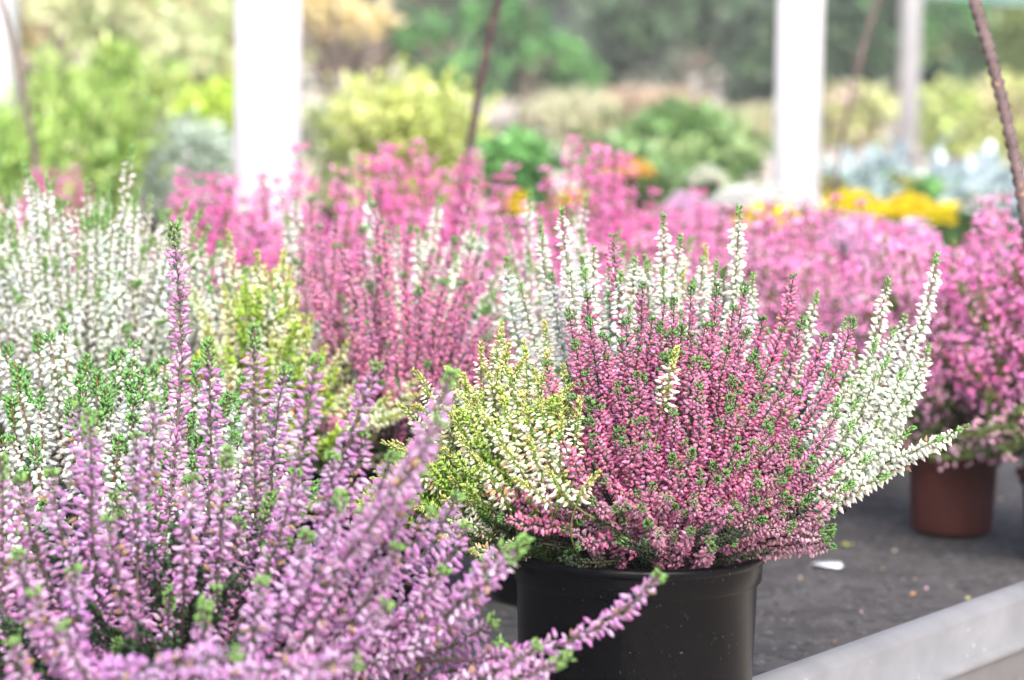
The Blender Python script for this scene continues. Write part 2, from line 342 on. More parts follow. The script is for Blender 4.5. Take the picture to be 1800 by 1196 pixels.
def spike(g, P, K, lod=1.0, fade=None, scale=1.0):
    """a flowering heather stem along polyline P (last point = tip)."""
    k = dict(K); seglen = np.linalg.norm(np.diff(P, axis=0), axis=1).sum()
    tip = k['tip'] * scale * rng.uniform(.7, 1.25); green = rng.uniform() < k.get('tipp', 1.)
    if not green: tip *= .3
    Lf = min(k['len'] * rng.uniform(.8, 1.15) * scale, seglen * .8)
    # stem
    ns = 14; idx = np.linspace(0, len(P) - 1, ns).astype(int)
    g.tube(P[idx], np.linspace(k['stem_r'] * 1.3, k['stem_r'] * .55, ns), 4 if lod < 1 else 5, np.array(k['stem']))
    tone = rng.uniform(.82, 1.08) * (1 + rng.normal(0, .04, 3)); fadx = rng.uniform(0, .22) if k.get('fadec') is not None else 0
    # florets
    m = int(Lf * k['dens'] * (lod ** .5)); u = (np.arange(m) + rng.uniform(0, 1, m)) / max(m, 1); s = tip * .8 + u * Lf
    Q, Tn, x, y, _ = frame_at(P, s)
    az = np.arange(m) * 2.39996 + rng.normal(0, .35, m); rad = np.cos(az)[:, None] * x + np.sin(az)[:, None] * y
    grow = np.clip(.42 + u * Lf / k.get('ramp', .018), 0, 1) * np.clip((1.04 - u) / .12, .5, 1)
    ang = R(k['ang']) + rng.normal(0, R(k.get('angj', 13)), m) + R(k.get('droop', 0)) * u
    D = nrm(np.cos(ang)[:, None] * Tn + np.sin(ang)[:, None] * rad + np.array([0, 0, -1.]) * k.get('hang', 0))
    size = k['size'] * scale * grow * rng.uniform(.78, 1.15, m) * (1 + (1 - lod) * .25)
    off = k['off'] * scale * grow * rng.uniform(.1, 1.0, m) ** .8
    c1 = jit(k['c1'], m, .12, .04); c0 = jit(k['c0'], m, .10, .04)
    if k.get('c1b') is not None:
        w_ = (rng.uniform(0, 1, m) < k.get('pb', .3))[:, None]; c1 = np.where(w_, jit(k['c1b'], m, .12, .04), c1)
    c1 = c1 * tone; dead = (rng.uniform(0, 1, m) < k.get('dead', .03))[:, None]; c1 = np.where(dead, jit((.40, .27, .16), m, .2), c1); c0 = np.where(dead, jit((.32, .22, .12), m, .2), c0)
    if fade is not None or fadx: fade = min(.85, (fade or 0) * 1.25 + fadx * .8); c1 = c1 * (1 - fade) + jit(k['fadec'], m, .1, .04) * fade
    young = np.clip(1 - u * Lf / .012, 0, 1)[:, None] * k.get('young', .6); c1 = c1 * (1 - young) + np.array(k['green']) * 1.3 * young
    g.inst(k['T'] if lod >= 1 else (k['Tlo'] if lod > .3 else OCTA), Q + rad * off[:, None], D, size, c0, c1, gamma=k.get('gamma', .8), wide=k.get('wide', 1) * (1.0 if lod > .3 else 1.2))
    # small scale leaves between the florets
    ml = int(Lf * k['leafd'] * lod ** .7)
    if ml:
        u = rng.uniform(0, 1.15, ml); Q, Tn, x, y, _ = frame_at(P, tip * .6 + u * Lf); az = rng.uniform(0, 6.28, ml); rad = np.cos(az)[:, None] * x + np.sin(az)[:, None] * y
        g.inst(NEEDLE, Q + rad * .0006, nrm(Tn * .8 + rad * .7), k['leafs'] * scale * rng.uniform(.7, 1.2, ml) * (1 + (1 - lod) * .5), jit(k['green'], ml, .2), jit(k['green'], ml, .2))
    # leafy tip
    mt = int(tip * k['tipd'] * lod ** .6) + 3
    u = rng.uniform(0, 1, mt); Q, Tn, x, y, _ = frame_at(P, u * tip * 1.25); az = rng.uniform(0, 6.28, mt); rad = np.cos(az)[:, None] * x + np.sin(az)[:, None] * y
    taper = np.clip(u / .25, .5, 1)
    g.inst(NEEDLE, Q + rad * (k.get('tipw', .0009) * taper)[:, None], nrm(Tn * 1.1 + rad * k.get('tipo', .6)), k['tips'] * scale * rng.uniform(.7, 1.2, mt) * (1 + (1 - lod) * .4) , jit(k['tipc'], mt, .22) * .8, jit(k['tipc'], mt, .2) * 1.15, wide=k.get('tipwide', 1.25))

def leafy(g, P, L, dens, size, col, spread=.9, col2=None):
    m = int(L * dens); u = rng.uniform(0, 1, m); Q, Tn, x, y, _ = frame_at(P, u * L); az = rng.uniform(0, 6.28, m); rad = np.cos(az)[:, None] * x + np.sin(az)[:, None] * y
    c = jit(col, m, .25)
    if col2 is not None: c = c * u[:, None] + jit(col2, m, .2) * (1 - u[:, None])
    g.inst(NEEDLE, Q + rad * .0008, nrm(Tn + rad * spread), size * rng.uniform(.7, 1.2, m), c * .85, c * 1.1, wide=1.3)

PINK = dict(T=BUD, Tlo=BUD6, len=.062, dens=1950, size=.0041, ang=62, off=.0031, tipp=.34, angj=18, c0=(.56, .43, .51), c1=(.64, .048, .24), c1b=(.66, .14, .42), pb=.38, fadec=(.56, .40, .48), green=(.10, .14, .06), tipc=(.14, .29, .09),
            stem=(.09, .065, .05), stem_r=.0008, tip=.0065, tipd=5500, tips=.0034, leafd=900, leafs=.0024, hang=.14, young=.35, tipw=.0014, tipo=.75, wide=1.02)
WHITE = dict(dead=.01, wide=.88, angj=16, T=TEAR, Tlo=BUD6, len=.115, dens=1300, size=.0057, ang=74, tipp=.8, droop=14, off=.0026, c0=(.56, .64, .46), c1=(.84, .85, .82), green=(.15, .27, .09), tipc=(.22, .44, .13), gamma=.35,
             stem=(.18, .22, .10), stem_r=.0009, tip=.007, tipd=3600, tips=.0030, leafd=500, leafs=.0022, hang=.22, young=.55, tipw=.001)
GOLD = dict(T=BELL, Tlo=BUD6, len=.045, dens=1500, size=.0048, ang=66, off=.0035, c0=(.66, .72, .40), c1=(.88, .87, .78), c1b=(.84, .48, .30), pb=.10, green=(.26, .46, .06), tipc=(.56, .58, .20), gamma=.5,
            stem=(.26, .34, .10), stem_r=.0007, tip=.010, tipd=3000, tips=.0032, leafd=1500, leafs=.0028, hang=.35, young=.6)
LILAC = dict(angj=22, T=BELL, Tlo=BUD6, len=.10, dens=1500, size=.0058, ang=68, off=.0042, tipp=.38, c0=(.52, .43, .52), c1=(.50, .18, .47), c1b=(.70, .44, .70), pb=.4, green=(.10, .17, .08), tipc=(.22, .40, .12),
             stem=(.17, .12, .11), stem_r=.0011, tip=.011, tipd=5500, tips=.0042, leafd=800, leafs=.0034, hang=.15, young=.3, gamma=.7, tipw=.0022, tipo=.8)
SNOW = dict(dead=.008, T=TEAR, wide=.95, angj=18, Tlo=BUD6, len=.085, dens=1350, size=.0060, tipp=.42, ang=80, off=.0055, c0=(.58, .64, .50), c1=(.82, .83, .82), green=(.10, .20, .09), tipc=(.18, .38, .12), gamma=.4, droop=10,
            stem=(.34, .17, .09), stem_r=.0009, tip=.016, tipd=5200, tips=.0046, leafd=400, leafs=.0036, hang=.25, young=.1, tipo=.85, tipw=.0020)

GLOBAL_FS = [0]
def make_spikes(root, org, parent, specs, nind, ind_name='flower_spike', rest_name='flower_spikes'):
    """specs: list of (P, K, lod, fade, scale); nearest and highest ones are objects of their own"""
    def key(s): 
        T = s[0][-1]; return (T - CO) @ CF - (T[2] - org[2]) * .6
    specs = sorted(specs, key=key); rest = Geo(); used = False
    for i, (P, K, lod, fade, scl) in enumerate(specs):
        if i < nind:
            g = Geo(); spike(g, P, K, lod, fade, scl); g.build(ind_name, M_FLOWER, parent, org)
        else: spike(rest, P, K, lod, fade, scl); used = True
    if used: tag(rest.build(rest_name, M_FLOWER, parent, org), kind='stuff')

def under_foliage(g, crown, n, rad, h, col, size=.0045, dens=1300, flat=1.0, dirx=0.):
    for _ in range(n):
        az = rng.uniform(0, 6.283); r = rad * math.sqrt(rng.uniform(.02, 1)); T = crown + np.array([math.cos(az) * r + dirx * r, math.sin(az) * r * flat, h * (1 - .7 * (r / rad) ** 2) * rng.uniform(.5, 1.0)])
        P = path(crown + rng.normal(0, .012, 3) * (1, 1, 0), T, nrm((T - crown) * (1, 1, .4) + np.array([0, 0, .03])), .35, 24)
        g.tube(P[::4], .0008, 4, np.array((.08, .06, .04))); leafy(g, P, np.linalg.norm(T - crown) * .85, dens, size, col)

def mound(crown, n, ax, ay, H, K, lod=1., off=(0, 0), rise=.55, noise=.016, power=2.2, outk=.75, front=None, scale=1., low=-.01, azr=(0, 6.283), rmin=0., fade_low=None, wob=.012, minz=None):
    out = []
    for i in range(n):
        az = rng.uniform(*azr); r = math.sqrt(rng.uniform(rmin ** 2, 1)); x = ax * r * math.cos(az) + off[0]; y = ay * r * math.sin(az) + off[1]
        z = low + (H - low) * (1 - r ** power) + rng.normal(0, noise)
        T = crown + np.array([x, y, z]); d = np.array([math.cos(az) * r * outk * ax / .12, math.sin(az) * r * outk * .8, 1.12 - r * .75])
        if r > .86: d[2] -= .25
        base = crown + np.array([x * .25, y * .25, -.005]) + rng.normal(0, .006, 3) * (1, 1, 0)
        P = path(base, T, nrm(d + rng.normal(0, .08, 3)), rise, 40, wob)
        f = None
        if fade_low is not None: f = float(np.clip(1 - z / fade_low, 0, 1)) * .6
        out.append((P, K, lod, f, scale * rng.uniform(.85, 1.12)))
    return out
def explicit(crown, items, K, lod=1., rise=.5, scale=1., spread=.02, wob=.01):
    """items: (px, py, depth, lean in the picture plane in degrees (+ right), [length factor])"""
    out = []
    for it in items:
        px, py, d, lean = it[:4]; lf = it[4] if len(it) > 4 else 1.
        T = at(px, py, d); dd = math.sin(R(lean)) * CR + math.cos(R(lean)) * np.array([0, 0, 1.]) + rng.normal(0, .05) * np.array([0, 1, 0])
        h = T - crown; base = crown + h * (.15, .15, 0) + rng.normal(0, spread, 3) * (1, 1, 0)
        k = dict(K); k['len'] = K['len'] * lf
        out.append((path(base, T, nrm(dd), rise, 44, wob), k, lod, None, scale * rng.uniform(.93, 1.08)))
    return out

# ---------- main pot: three heathers in one black pot
def trio_main():
    c = on_level(1113, 1.84, BENCH); HP = .151
    root = empty('potted_heather', tuple(c), 'pink, white and lime heathers sharing the sharp black pot by the bench edge', 'potted heather', 'heathers in black pots')
    pot(root, c, c, .0822, .0725, HP, M_BLACK)
    cr = c + np.array([0, 0, HP - .012])
    # pink
    g = Geo(); cp = cr + np.array([.015, -.01, 0]); under_foliage(g, cp, 60, .12, .12, (.025, .045, .02), .0040, 1500); pk = g.build('pink_heather', M_LEAF, root, c)  # inner leaves coloured extra dark, shade of the hollows put into their tone
    S = mound(cp, 225, .104, .092, .152, PINK, off=(.006, .0), fade_low=.07, noise=.010, outk=.6, low=.036)
    S += mound(cp, 84, .110, .088, .128, PINK, off=(.004, -.004), azr=(3.3, 6.2), rmin=.5, low=.036, fade_low=.09, outk=.7, noise=.010)
    S += mound(cp, 28, .100, .076, .060, PINK, off=(-.014, -.002), azr=(3.25, 6.1), rmin=.86, low=.036, fade_low=.10, noise=.009, outk=.95, scale=.75, rise=.5)
    S += explicit(cp, [(1078, 415, 1.95, -2), (1033, 520, 1.85, -6), (1000, 545, 1.85, -10), (1395, 487, 1.86, 8), (1450, 590, 1.84, 14), (1500, 560, 1.86, 16), (1310, 500, 1.86, 6), (1260, 500, 1.85, 3), (1215, 505, 1.88, 0), (1185, 525, 1.84, 0),
                       (1130, 500, 1.86, -2), (1100, 560, 1.8, -4), (1340, 560, 1.82, 8), (1375, 580, 1.83, 10), (1410, 560, 1.86, 11), (1465, 660, 1.8, 18), (1470, 730, 1.78, 26), (1485, 800, 1.78, 45), (1500, 850, 1.79, 62, .6), (1035, 560, 1.8, -8),
                       (960, 640, 1.77, -16), (1010, 600, 1.79, -10), (1060, 590, 1.78, -6), (1160, 580, 1.78, 0), (1240, 570, 1.78, 2), (1290, 540, 1.8, 4),
                       (985, 770, 1.72, -35, .7), (850, 850, 1.75, -60, .7), (905, 830, 1.73, -45, .7), (880, 910, 1.73, -75, .6), (1470, 880, 1.76, 65, .6), (1415, 915, 1.78, 70, .35), (1290, 955, 1.74, 100, .35), (1240, 950, 1.74, -100, .35), (930, 915, 1.74, -80, .5), (1100, 955, 1.74, 110, .3), (1020, 960, 1.74, -110, .3)], PINK)
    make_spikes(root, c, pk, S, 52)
    # white
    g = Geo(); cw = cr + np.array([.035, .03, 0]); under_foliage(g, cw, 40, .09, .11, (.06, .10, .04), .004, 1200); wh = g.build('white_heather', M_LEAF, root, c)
    E = [(1648, 447, 1.92, 12, 1.25), (1562, 490, 1.90, 12, 1.1), (1437, 513, 1.93, 10), (1300, 366, 1.93, 2, 1.2), (1166, 378, 1.97, 0), (987, 366, 1.97, -5), (1235, 455, 2.0, 2), (1196, 416, 1.98, 5),
         (1116, 455, 1.96, -2), (1140, 458, 1.95, 1), (1044, 438, 1.95, -4), (1022, 452, 1.96, -3), (1700, 748, 1.84, 62, 1.2), (1657, 768, 1.84, 60, .8), (1605, 752, 1.85, 52, .8), (1488, 562, 1.90, 14), (1592, 556, 1.93, 14), (1622, 560, 1.92, 10),
         (1632, 605, 1.90, 12, 1.2), (1540, 600, 1.9, 17), (1572, 575, 1.91, 14), (1600, 640, 1.88, 20), (1560, 690, 1.87, 24), (1590, 700, 1.88, 26), (1520, 640, 1.9, 18), (1478, 610, 1.93, 14), (1420, 560, 1.93, 10), (1350, 580, 1.95, 8),
         (890, 455, 2.02, -8), (950, 396, 2.05, -3), (915, 500, 2.0, -9), (970, 480, 2.0, -6), (1070, 470, 1.98, -2), (1090, 480, 1.94, 0), (1270, 480, 1.96, 2), (1325, 480, 1.96, 6), (1610, 590, 1.95, 10), (1545, 740, 1.83, 34), (1570, 770, 1.82, 42), (1510, 700, 1.83, 25), (1530, 800, 1.80, 50, .8), (1560, 835, 1.80, 62, .7),
         (1380, 620, 1.94, 10), (1500, 740, 1.82, 28), (1520, 770, 1.8, 34), (1490, 790, 1.8, 32), (1540, 660, 1.86, 20), (1585, 655, 1.86, 20), (1455, 640, 1.88, 14), (1500, 610, 1.88, 16), (1475, 700, 1.84, 22), (1560, 630, 1.88, 17), (1618, 640, 1.9, 16),
         (1500, 850, 1.78, 55, .7), (1480, 830, 1.78, 45, .7), (1535, 720, 1.9, 26), (1515, 680, 1.9, 22), (1555, 720, 1.86, 30), (1495, 670, 1.86, 18)]
    S = explicit(cw, E, WHITE, spread=.012, rise=.35)
    for px in range(1000, 1340, 17): S += explicit(cw, [(px + rng.uniform(-8, 8), rng.uniform(440, 560), rng.uniform(1.93, 2.0), (px - 1160) * .03)], WHITE)
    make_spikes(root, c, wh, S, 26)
    # lime / golden
    g = Geo(); cg = cr + np.array([-.052, .006, 0])
    under_foliage(g, cg, 150, .085, .10, (.05, .12, .02), .0042, 1700, 1.0, -.22)
    for _ in range(260):      # bright lime shoots
        x = rng.uniform(-.13, .008); T = cg + np.array([x, rng.uniform(-.075, .05), .022 + .098 * rng.uniform(.3, 1) * (1 - (abs(x + .02) / .12) ** 2)])
        P = path(cg + rng.normal(0, .01, 3) * (1, 1, 0), T, nrm((T - cg) + np.array([0, 0, .05])), .4, 20); leafy(g, P, .03, 2600, .0042, (.20, .40, .05), 1.1, (.46, .62, .14))
    gd = g.build('lime_heather', M_LEAF, root, c)
    E = [(727, 650, 1.78, -42), (806, 655, 1.80, -35), (803, 690, 1.77, -48), (690, 778, 1.78, -68, .7), (740, 760, 1.8, -50, .6), (687, 822, 1.76, -80, .5), (880, 582, 1.84, -18, 1.3), (957, 566, 1.86, -5, 1.2), (920, 600, 1.82, -14), (850, 640, 1.8, -26), (865, 620, 1.82, -20),
         (890, 640, 1.78, -22), (935, 640, 1.78, -14), (960, 620, 1.82, -4), (990, 640, 1.8, -2), (830, 700, 1.77, -34), (785, 720, 1.77, -40), (800, 760, 1.76, -46), (850, 730, 1.74, -34), (880, 700, 1.74, -26), (915, 690, 1.74, -20), (950, 700, 1.73, -10), (780, 790, 1.77, -55, .7),
         (830, 800, 1.73, -45, .7), (880, 780, 1.72, -38, .7), (930, 770, 1.71, -20, .7), (900, 840, 1.70, -60, .6), (1190, 610, 1.74, 18, .7), (985, 730, 1.72, -4, .7), (1020, 700, 1.76, 6, .7), (1050, 830, 1.70, 40, .4), (960, 820, 1.71, -30, .6), (1340, 640, 1.90, 22, .9), (1365, 610, 1.92, 20, .9), (1200, 470, 2.0, 0, 1.), (1240, 430, 2.05, 3, .8)]
    S = explicit(cg, E[:-5], GOLD, spread=.014, rise=.3) + explicit(cr + np.array([.03, .03, 0]), E[-5:], GOLD)
    S += mound(cg, 88, .095, .075, .132, GOLD, off=(-.040, -.010), noise=.012, outk=1.9, low=.02, scale=.9)
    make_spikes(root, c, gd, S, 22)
    return root
trio_main()

def simple_plant(name, px, d, hp, rr, label, cat, group, mat=M_BLACK):
    c = on_level(px, d, BENCH); root = empty(name, tuple(c), label, cat, group); pot(root, c, c, rr, rr * .84, hp, mat); return root, c, c + np.array([0, 0, hp - .012])

# ---------- second trio, behind to the left
def trio_back():
    root, c, cr = simple_plant('potted_heather', 590, 2.30, .139, .08, 'blurred lime, pink and white heather trio, behind and left of the sharp one', 'potted heather', 'heathers in black pots')
    g = Geo(); cp = cr + np.array([.03, -.01, 0]); under_foliage(g, cp, 60, .12, .12, (.03, .06, .025), .0045, 900); pk = g.build('pink_heather', M_LEAF, root, c)
    K = dict(PINK); K['len'] = .08; K['dens'] = 1700; K['off'] = .0028; K['c1'] = (.84, .17, .40)
    S = mound(cp, 82, .14, .11, .175, K, lod=.5, low=.03, off=(.03, 0), outk=.75, noise=.022, fade_low=.05)
    S += explicit(cp, [(835, 320, 2.42, 14), (720, 400, 2.4, 5), (640, 400, 2.35, 0), (590, 385, 2.3, -2), (560, 400, 2.35, -4), (530, 400, 2.4, -6), (800, 420, 2.4, 15), (760, 440, 2.35, 12), (680, 430, 2.3, 4), (860, 540, 2.3, 28), (850, 600, 2.25, 38), (845, 440, 2.4, 20), (820, 500, 2.3, 22), (780, 520, 2.25, 16), (500, 440, 2.4, -8), (545, 350, 2.4, -4)], K, lod=.5)
    make_spikes(root, c, pk, S, 30)
    g = Geo(); cw = cr + np.array([.03, .04, 0]); under_foliage(g, cw, 30, .1, .12, (.06, .10, .04), .004, 800); wh = g.build('white_heather', M_LEAF, root, c)
    S = explicit(cw, [(650, 335, 2.42, -3), (672, 390, 2.42, 0), (700, 400, 2.45, 3), (772, 345, 2.45, 8), (750, 410, 2.42, 8), (800, 420, 2.42, 10), (850, 400, 2.45, 10), (880, 470, 2.42, 16), (900, 560, 2.4, 24), (860, 580, 2.4, 24), (900, 600, 2.35, 30), (520, 350, 2.45, -4), (840, 480, 2.4, 15), (870, 510, 2.4, 20), (660, 420, 2.4, 0), (790, 480, 2.4, 10),
                      (351, 425, 2.3, -8), (385, 425, 2.3, -6), (340, 470, 2.28, -9), (430, 470, 2.3, -4), (460, 480, 2.3, -3), (400, 500, 2.25, -6), (370, 500, 2.25, -8), (505, 380, 2.4, -4), (320, 500, 2.25, -12), (440, 540, 2.2, -5), (480, 520, 2.2, -3)], WHITE, lod=.5)
    S += mound(cw, 50, .16, .09, .18, WHITE, lod=.5, off=(.05, .04), outk=.8)
    make_spikes(root, c, wh, S, 22)
    g = Geo(); cg = cr + np.array([-.055, -.04, 0]); under_foliage(g, cg, 60, .10, .09, (.05, .11, .02), .0045, 900, 1., .1)
    for _ in range(95):
        qx = rng.normal(0, .036); T = cg + np.array([qx, rng.uniform(-.09, .03), rng.uniform(.03, .155) * math.exp(-(qx / .07) ** 2) + .01]); P = path(cg + rng.normal(0, .01, 3) * (1, 1, 0), T, nrm((T - cg) + np.array([0, 0, .05])), .4, 20); leafy(g, P, .03, 1500, .006, (.26, .46, .04), 1.1, (.46, .64, .09))
    gd = g.build('lime_heather', M_LEAF, root, c)
    K = dict(GOLD); K['c1'] = (.80, .80, .62)
    S = mound(cg, 130, .115, .09, .150, K, lod=.5, off=(.0, -.01), outk=.9, noise=.02)
    S += explicit(cg, [(740, 690, 2.18, 60, .8), (725, 720, 2.18, 65, .8), (690, 690, 2.16, 45, .8), (740, 660, 2.2, 50), (700, 730, 2.15, 70, .7)], K, lod=.5)
    make_spikes(root, c, gd, S, 20)
trio_back()

# ---------- tall white heathers at left
def tall_white(px, d, label, tips, n, ax=.15, H=.212, lod=.5, seed=0, hp=.13):
    root, c, cr = simple_plant('potted_heather', px, d, hp, .07, label, 'potted heather', 'heathers in black pots')
    g = Geo(); under_foliage(g, cr, 60, .12, .15, (.10, .13, .05), .0045, 700); fo = g.build('foliage', M_LEAF, root, c)
    K = dict(WHITE); K['len'] = .15; K['dens'] = 900; K['size'] = .0044; K['off'] = .003; K['dead'] = .006; K['c1'] = (.86, .88, .85); K['c0'] = (.72, .78, .66); K['stem_r'] = .0011; K['stem'] = (.22, .26, .10); K['green'] = (.24, .36, .12); K['tip'] = .012
    S = mound(cr, n, ax, .12, H, K, lod=lod, outk=.5, noise=.022, power=3.5, low=.1) + explicit(cr, tips, K, lod=lod)
    make_spikes(root, c, fo, S, 45)
tall_white(165, 2.34, 'tall white heather with olive stems, behind the snowy white green tipped one', [(190, 318, 2.4, -2), (172, 325, 2.4, -3), (238, 345, 2.36, 3), (15, 340, 2.35, -12), (150, 380, 2.35, -3), (285, 370, 2.4, 5), (110, 390, 2.35, -5), (60, 400, 2.35, -9), (255, 400, 2.4, 3), (295, 420, 2.3, 5), (215, 390, 2.3, 1)], 145)
tall_white(-60, 2.55, 'soft blurred white heather at the left edge of the bench', [(30, 420, 2.5, 5), (60, 380, 2.5, 6), (5, 370, 2.5, 1)], 80, seed=1)
tall_white(985, 2.42, 'white heather half hidden behind the white spikes of the sharp pot', [(950, 385, 2.4, -2), (905, 470, 2.35, -8), (1000, 420, 2.45, 0), (1215, 420, 2.45, 10)], 45, ax=.10, H=.175, seed=2)

# ---------- snowy white bell heather with green tips
def snowy():
    root, c, cr = simple_plant('potted_heather', 205, 1.95, .12, .065, 'snow white bell heather with dark green shoot tips, behind the lilac one', 'potted heather', 'heathers in black pots')
    cr[2] -= .015
    g = Geo(); under_foliage(g, cr, 110, .13, .13, (.04, .085, .035), .006, 1100); fo = g.build('foliage', M_LEAF, root, c)
    E = [(66, 588, 1.97, -2), (112, 575, 1.97, -1), (203, 620, 1.93, 0), (212, 618, 1.93, 2), (236, 602, 1.96, 1), (12, 610, 1.95, -4), (505, 645, 1.96, 8), (145, 640, 1.95, 0), (170, 655, 1.93, 0), (20, 700, 1.88, -5), (70, 705, 1.87, -3), (250, 695, 1.9, 2), (290, 635, 1.97, 3), (300, 665, 1.93, 4), (340, 655, 1.96, 5),
         (275, 720, 1.88, 2), (190, 690, 1.9, 0), (385, 650, 1.97, 5), (210, 770, 1.84, 0), (130, 700, 1.89, -2), (40, 650, 1.93, -5), (450, 690, 1.93, 8), (480, 720, 1.9, 10), (400, 730, 1.9, 6), (430, 660, 1.97, 7), (350, 760, 1.86, 5), (320, 720, 1.9, 4), (60, 770, 1.83, -4), (100, 650, 1.95, -2), (-20, 640, 1.95, -8)]
    S = explicit(cr, E, SNOW, spread=.03, rise=.6) + mound(cr, 120, .15, .12, .155, SNOW, outk=.35, noise=.012, power=3, low=.04, rise=.6)
    make_spikes(root, c, fo, S, 70)
snowy()

# ---------- lilac heather in front
def lilac():
    root, c, cr = simple_plant('potted_heather', 300, 1.64, .12, .065, 'lilac purple heather with long spikes arching across the lower left, nearest to the camera', 'potted heather', 'heathers in black pots')
    cr[2] -= .01
    g = Geo(); under_foliage(g, cr, 150, .15, .12, (.035, .075, .03), .0058, 1100); fo = g.build('foliage', M_LEAF, root, c)
    E = [(305, 395, 1.72, -2, 2.0), (157, 728, 1.56, -4, 1.2), (137, 710, 1.6, -3), (447, 575, 1.64, 2, 1.4), (557, 630, 1.60, 4, 1.4), (662, 640, 1.57, 14, 1.4), (366, 600, 1.68, 1, 1.3), (795, 655, 1.46, 24, .9), (772, 742, 1.40, 26, .9), (925, 945, 1.48, 40, 1.), (1160, 1012, 1.50, 46, 1.3),
         (945, 1135, 1.50, 50, .8), (1000, 1155, 1.47, 60, .5), (805, 870, 1.58, 22, 1.), (240, 765, 1.56, 0), (90, 830, 1.52, -6), (715, 875, 1.50, 22, 1.1), (500, 650, 1.66, 5, 1.3), (600, 868, 1.48, 10), (585, 800, 1.55, 6), (35, 840, 1.55, -8), (400, 790, 1.56, 3), (190, 910, 1.48, -4), (30, 975, 1.44, -8), (520, 830, 1.55, 8),
         (640, 760, 1.58, 12, 1.2), (690, 800, 1.52, 18, 1.2), (740, 820, 1.50, 20), (340, 840, 1.5, 1), (820, 925, 1.55, 30), (850, 985, 1.55, 34), (870, 1090, 1.55, 45, .8), (780, 1000, 1.5, 32), (860, 1020, 1.52, 42), (820, 1060, 1.5, 42), (890, 960, 1.5, 40), (760, 900, 1.5, 26), (880, 1130, 1.56, 48, .8), (0, 800, 1.55, -10), (270, 700, 1.6, -1),
         (630, 1165, 1.34, 78, 1.3), (420, 1150, 1.32, 84, 1.2), (680, 1060, 1.44, 40), (600, 1000, 1.44, 22), (460, 1020, 1.42, 8), (360, 1060, 1.42, 0), (700, 960, 1.46, 24), (540, 940, 1.46, 12), (60, 1040, 1.4, -14), (130, 1000, 1.42, -8), (20, 1130, 1.38, -20), (110, 1100, 1.38, -14), (640, 900, 1.5, 16)]
    S = explicit(cr, E, LILAC, spread=.022, rise=.4, wob=.014) + mound(cr, 88, .17, .12, .100, LILAC, outk=.7, noise=.014, power=2.4, low=-.01, wob=.02, rise=.45)
    make_spikes(root, c, fo, S, 90)
lilac()

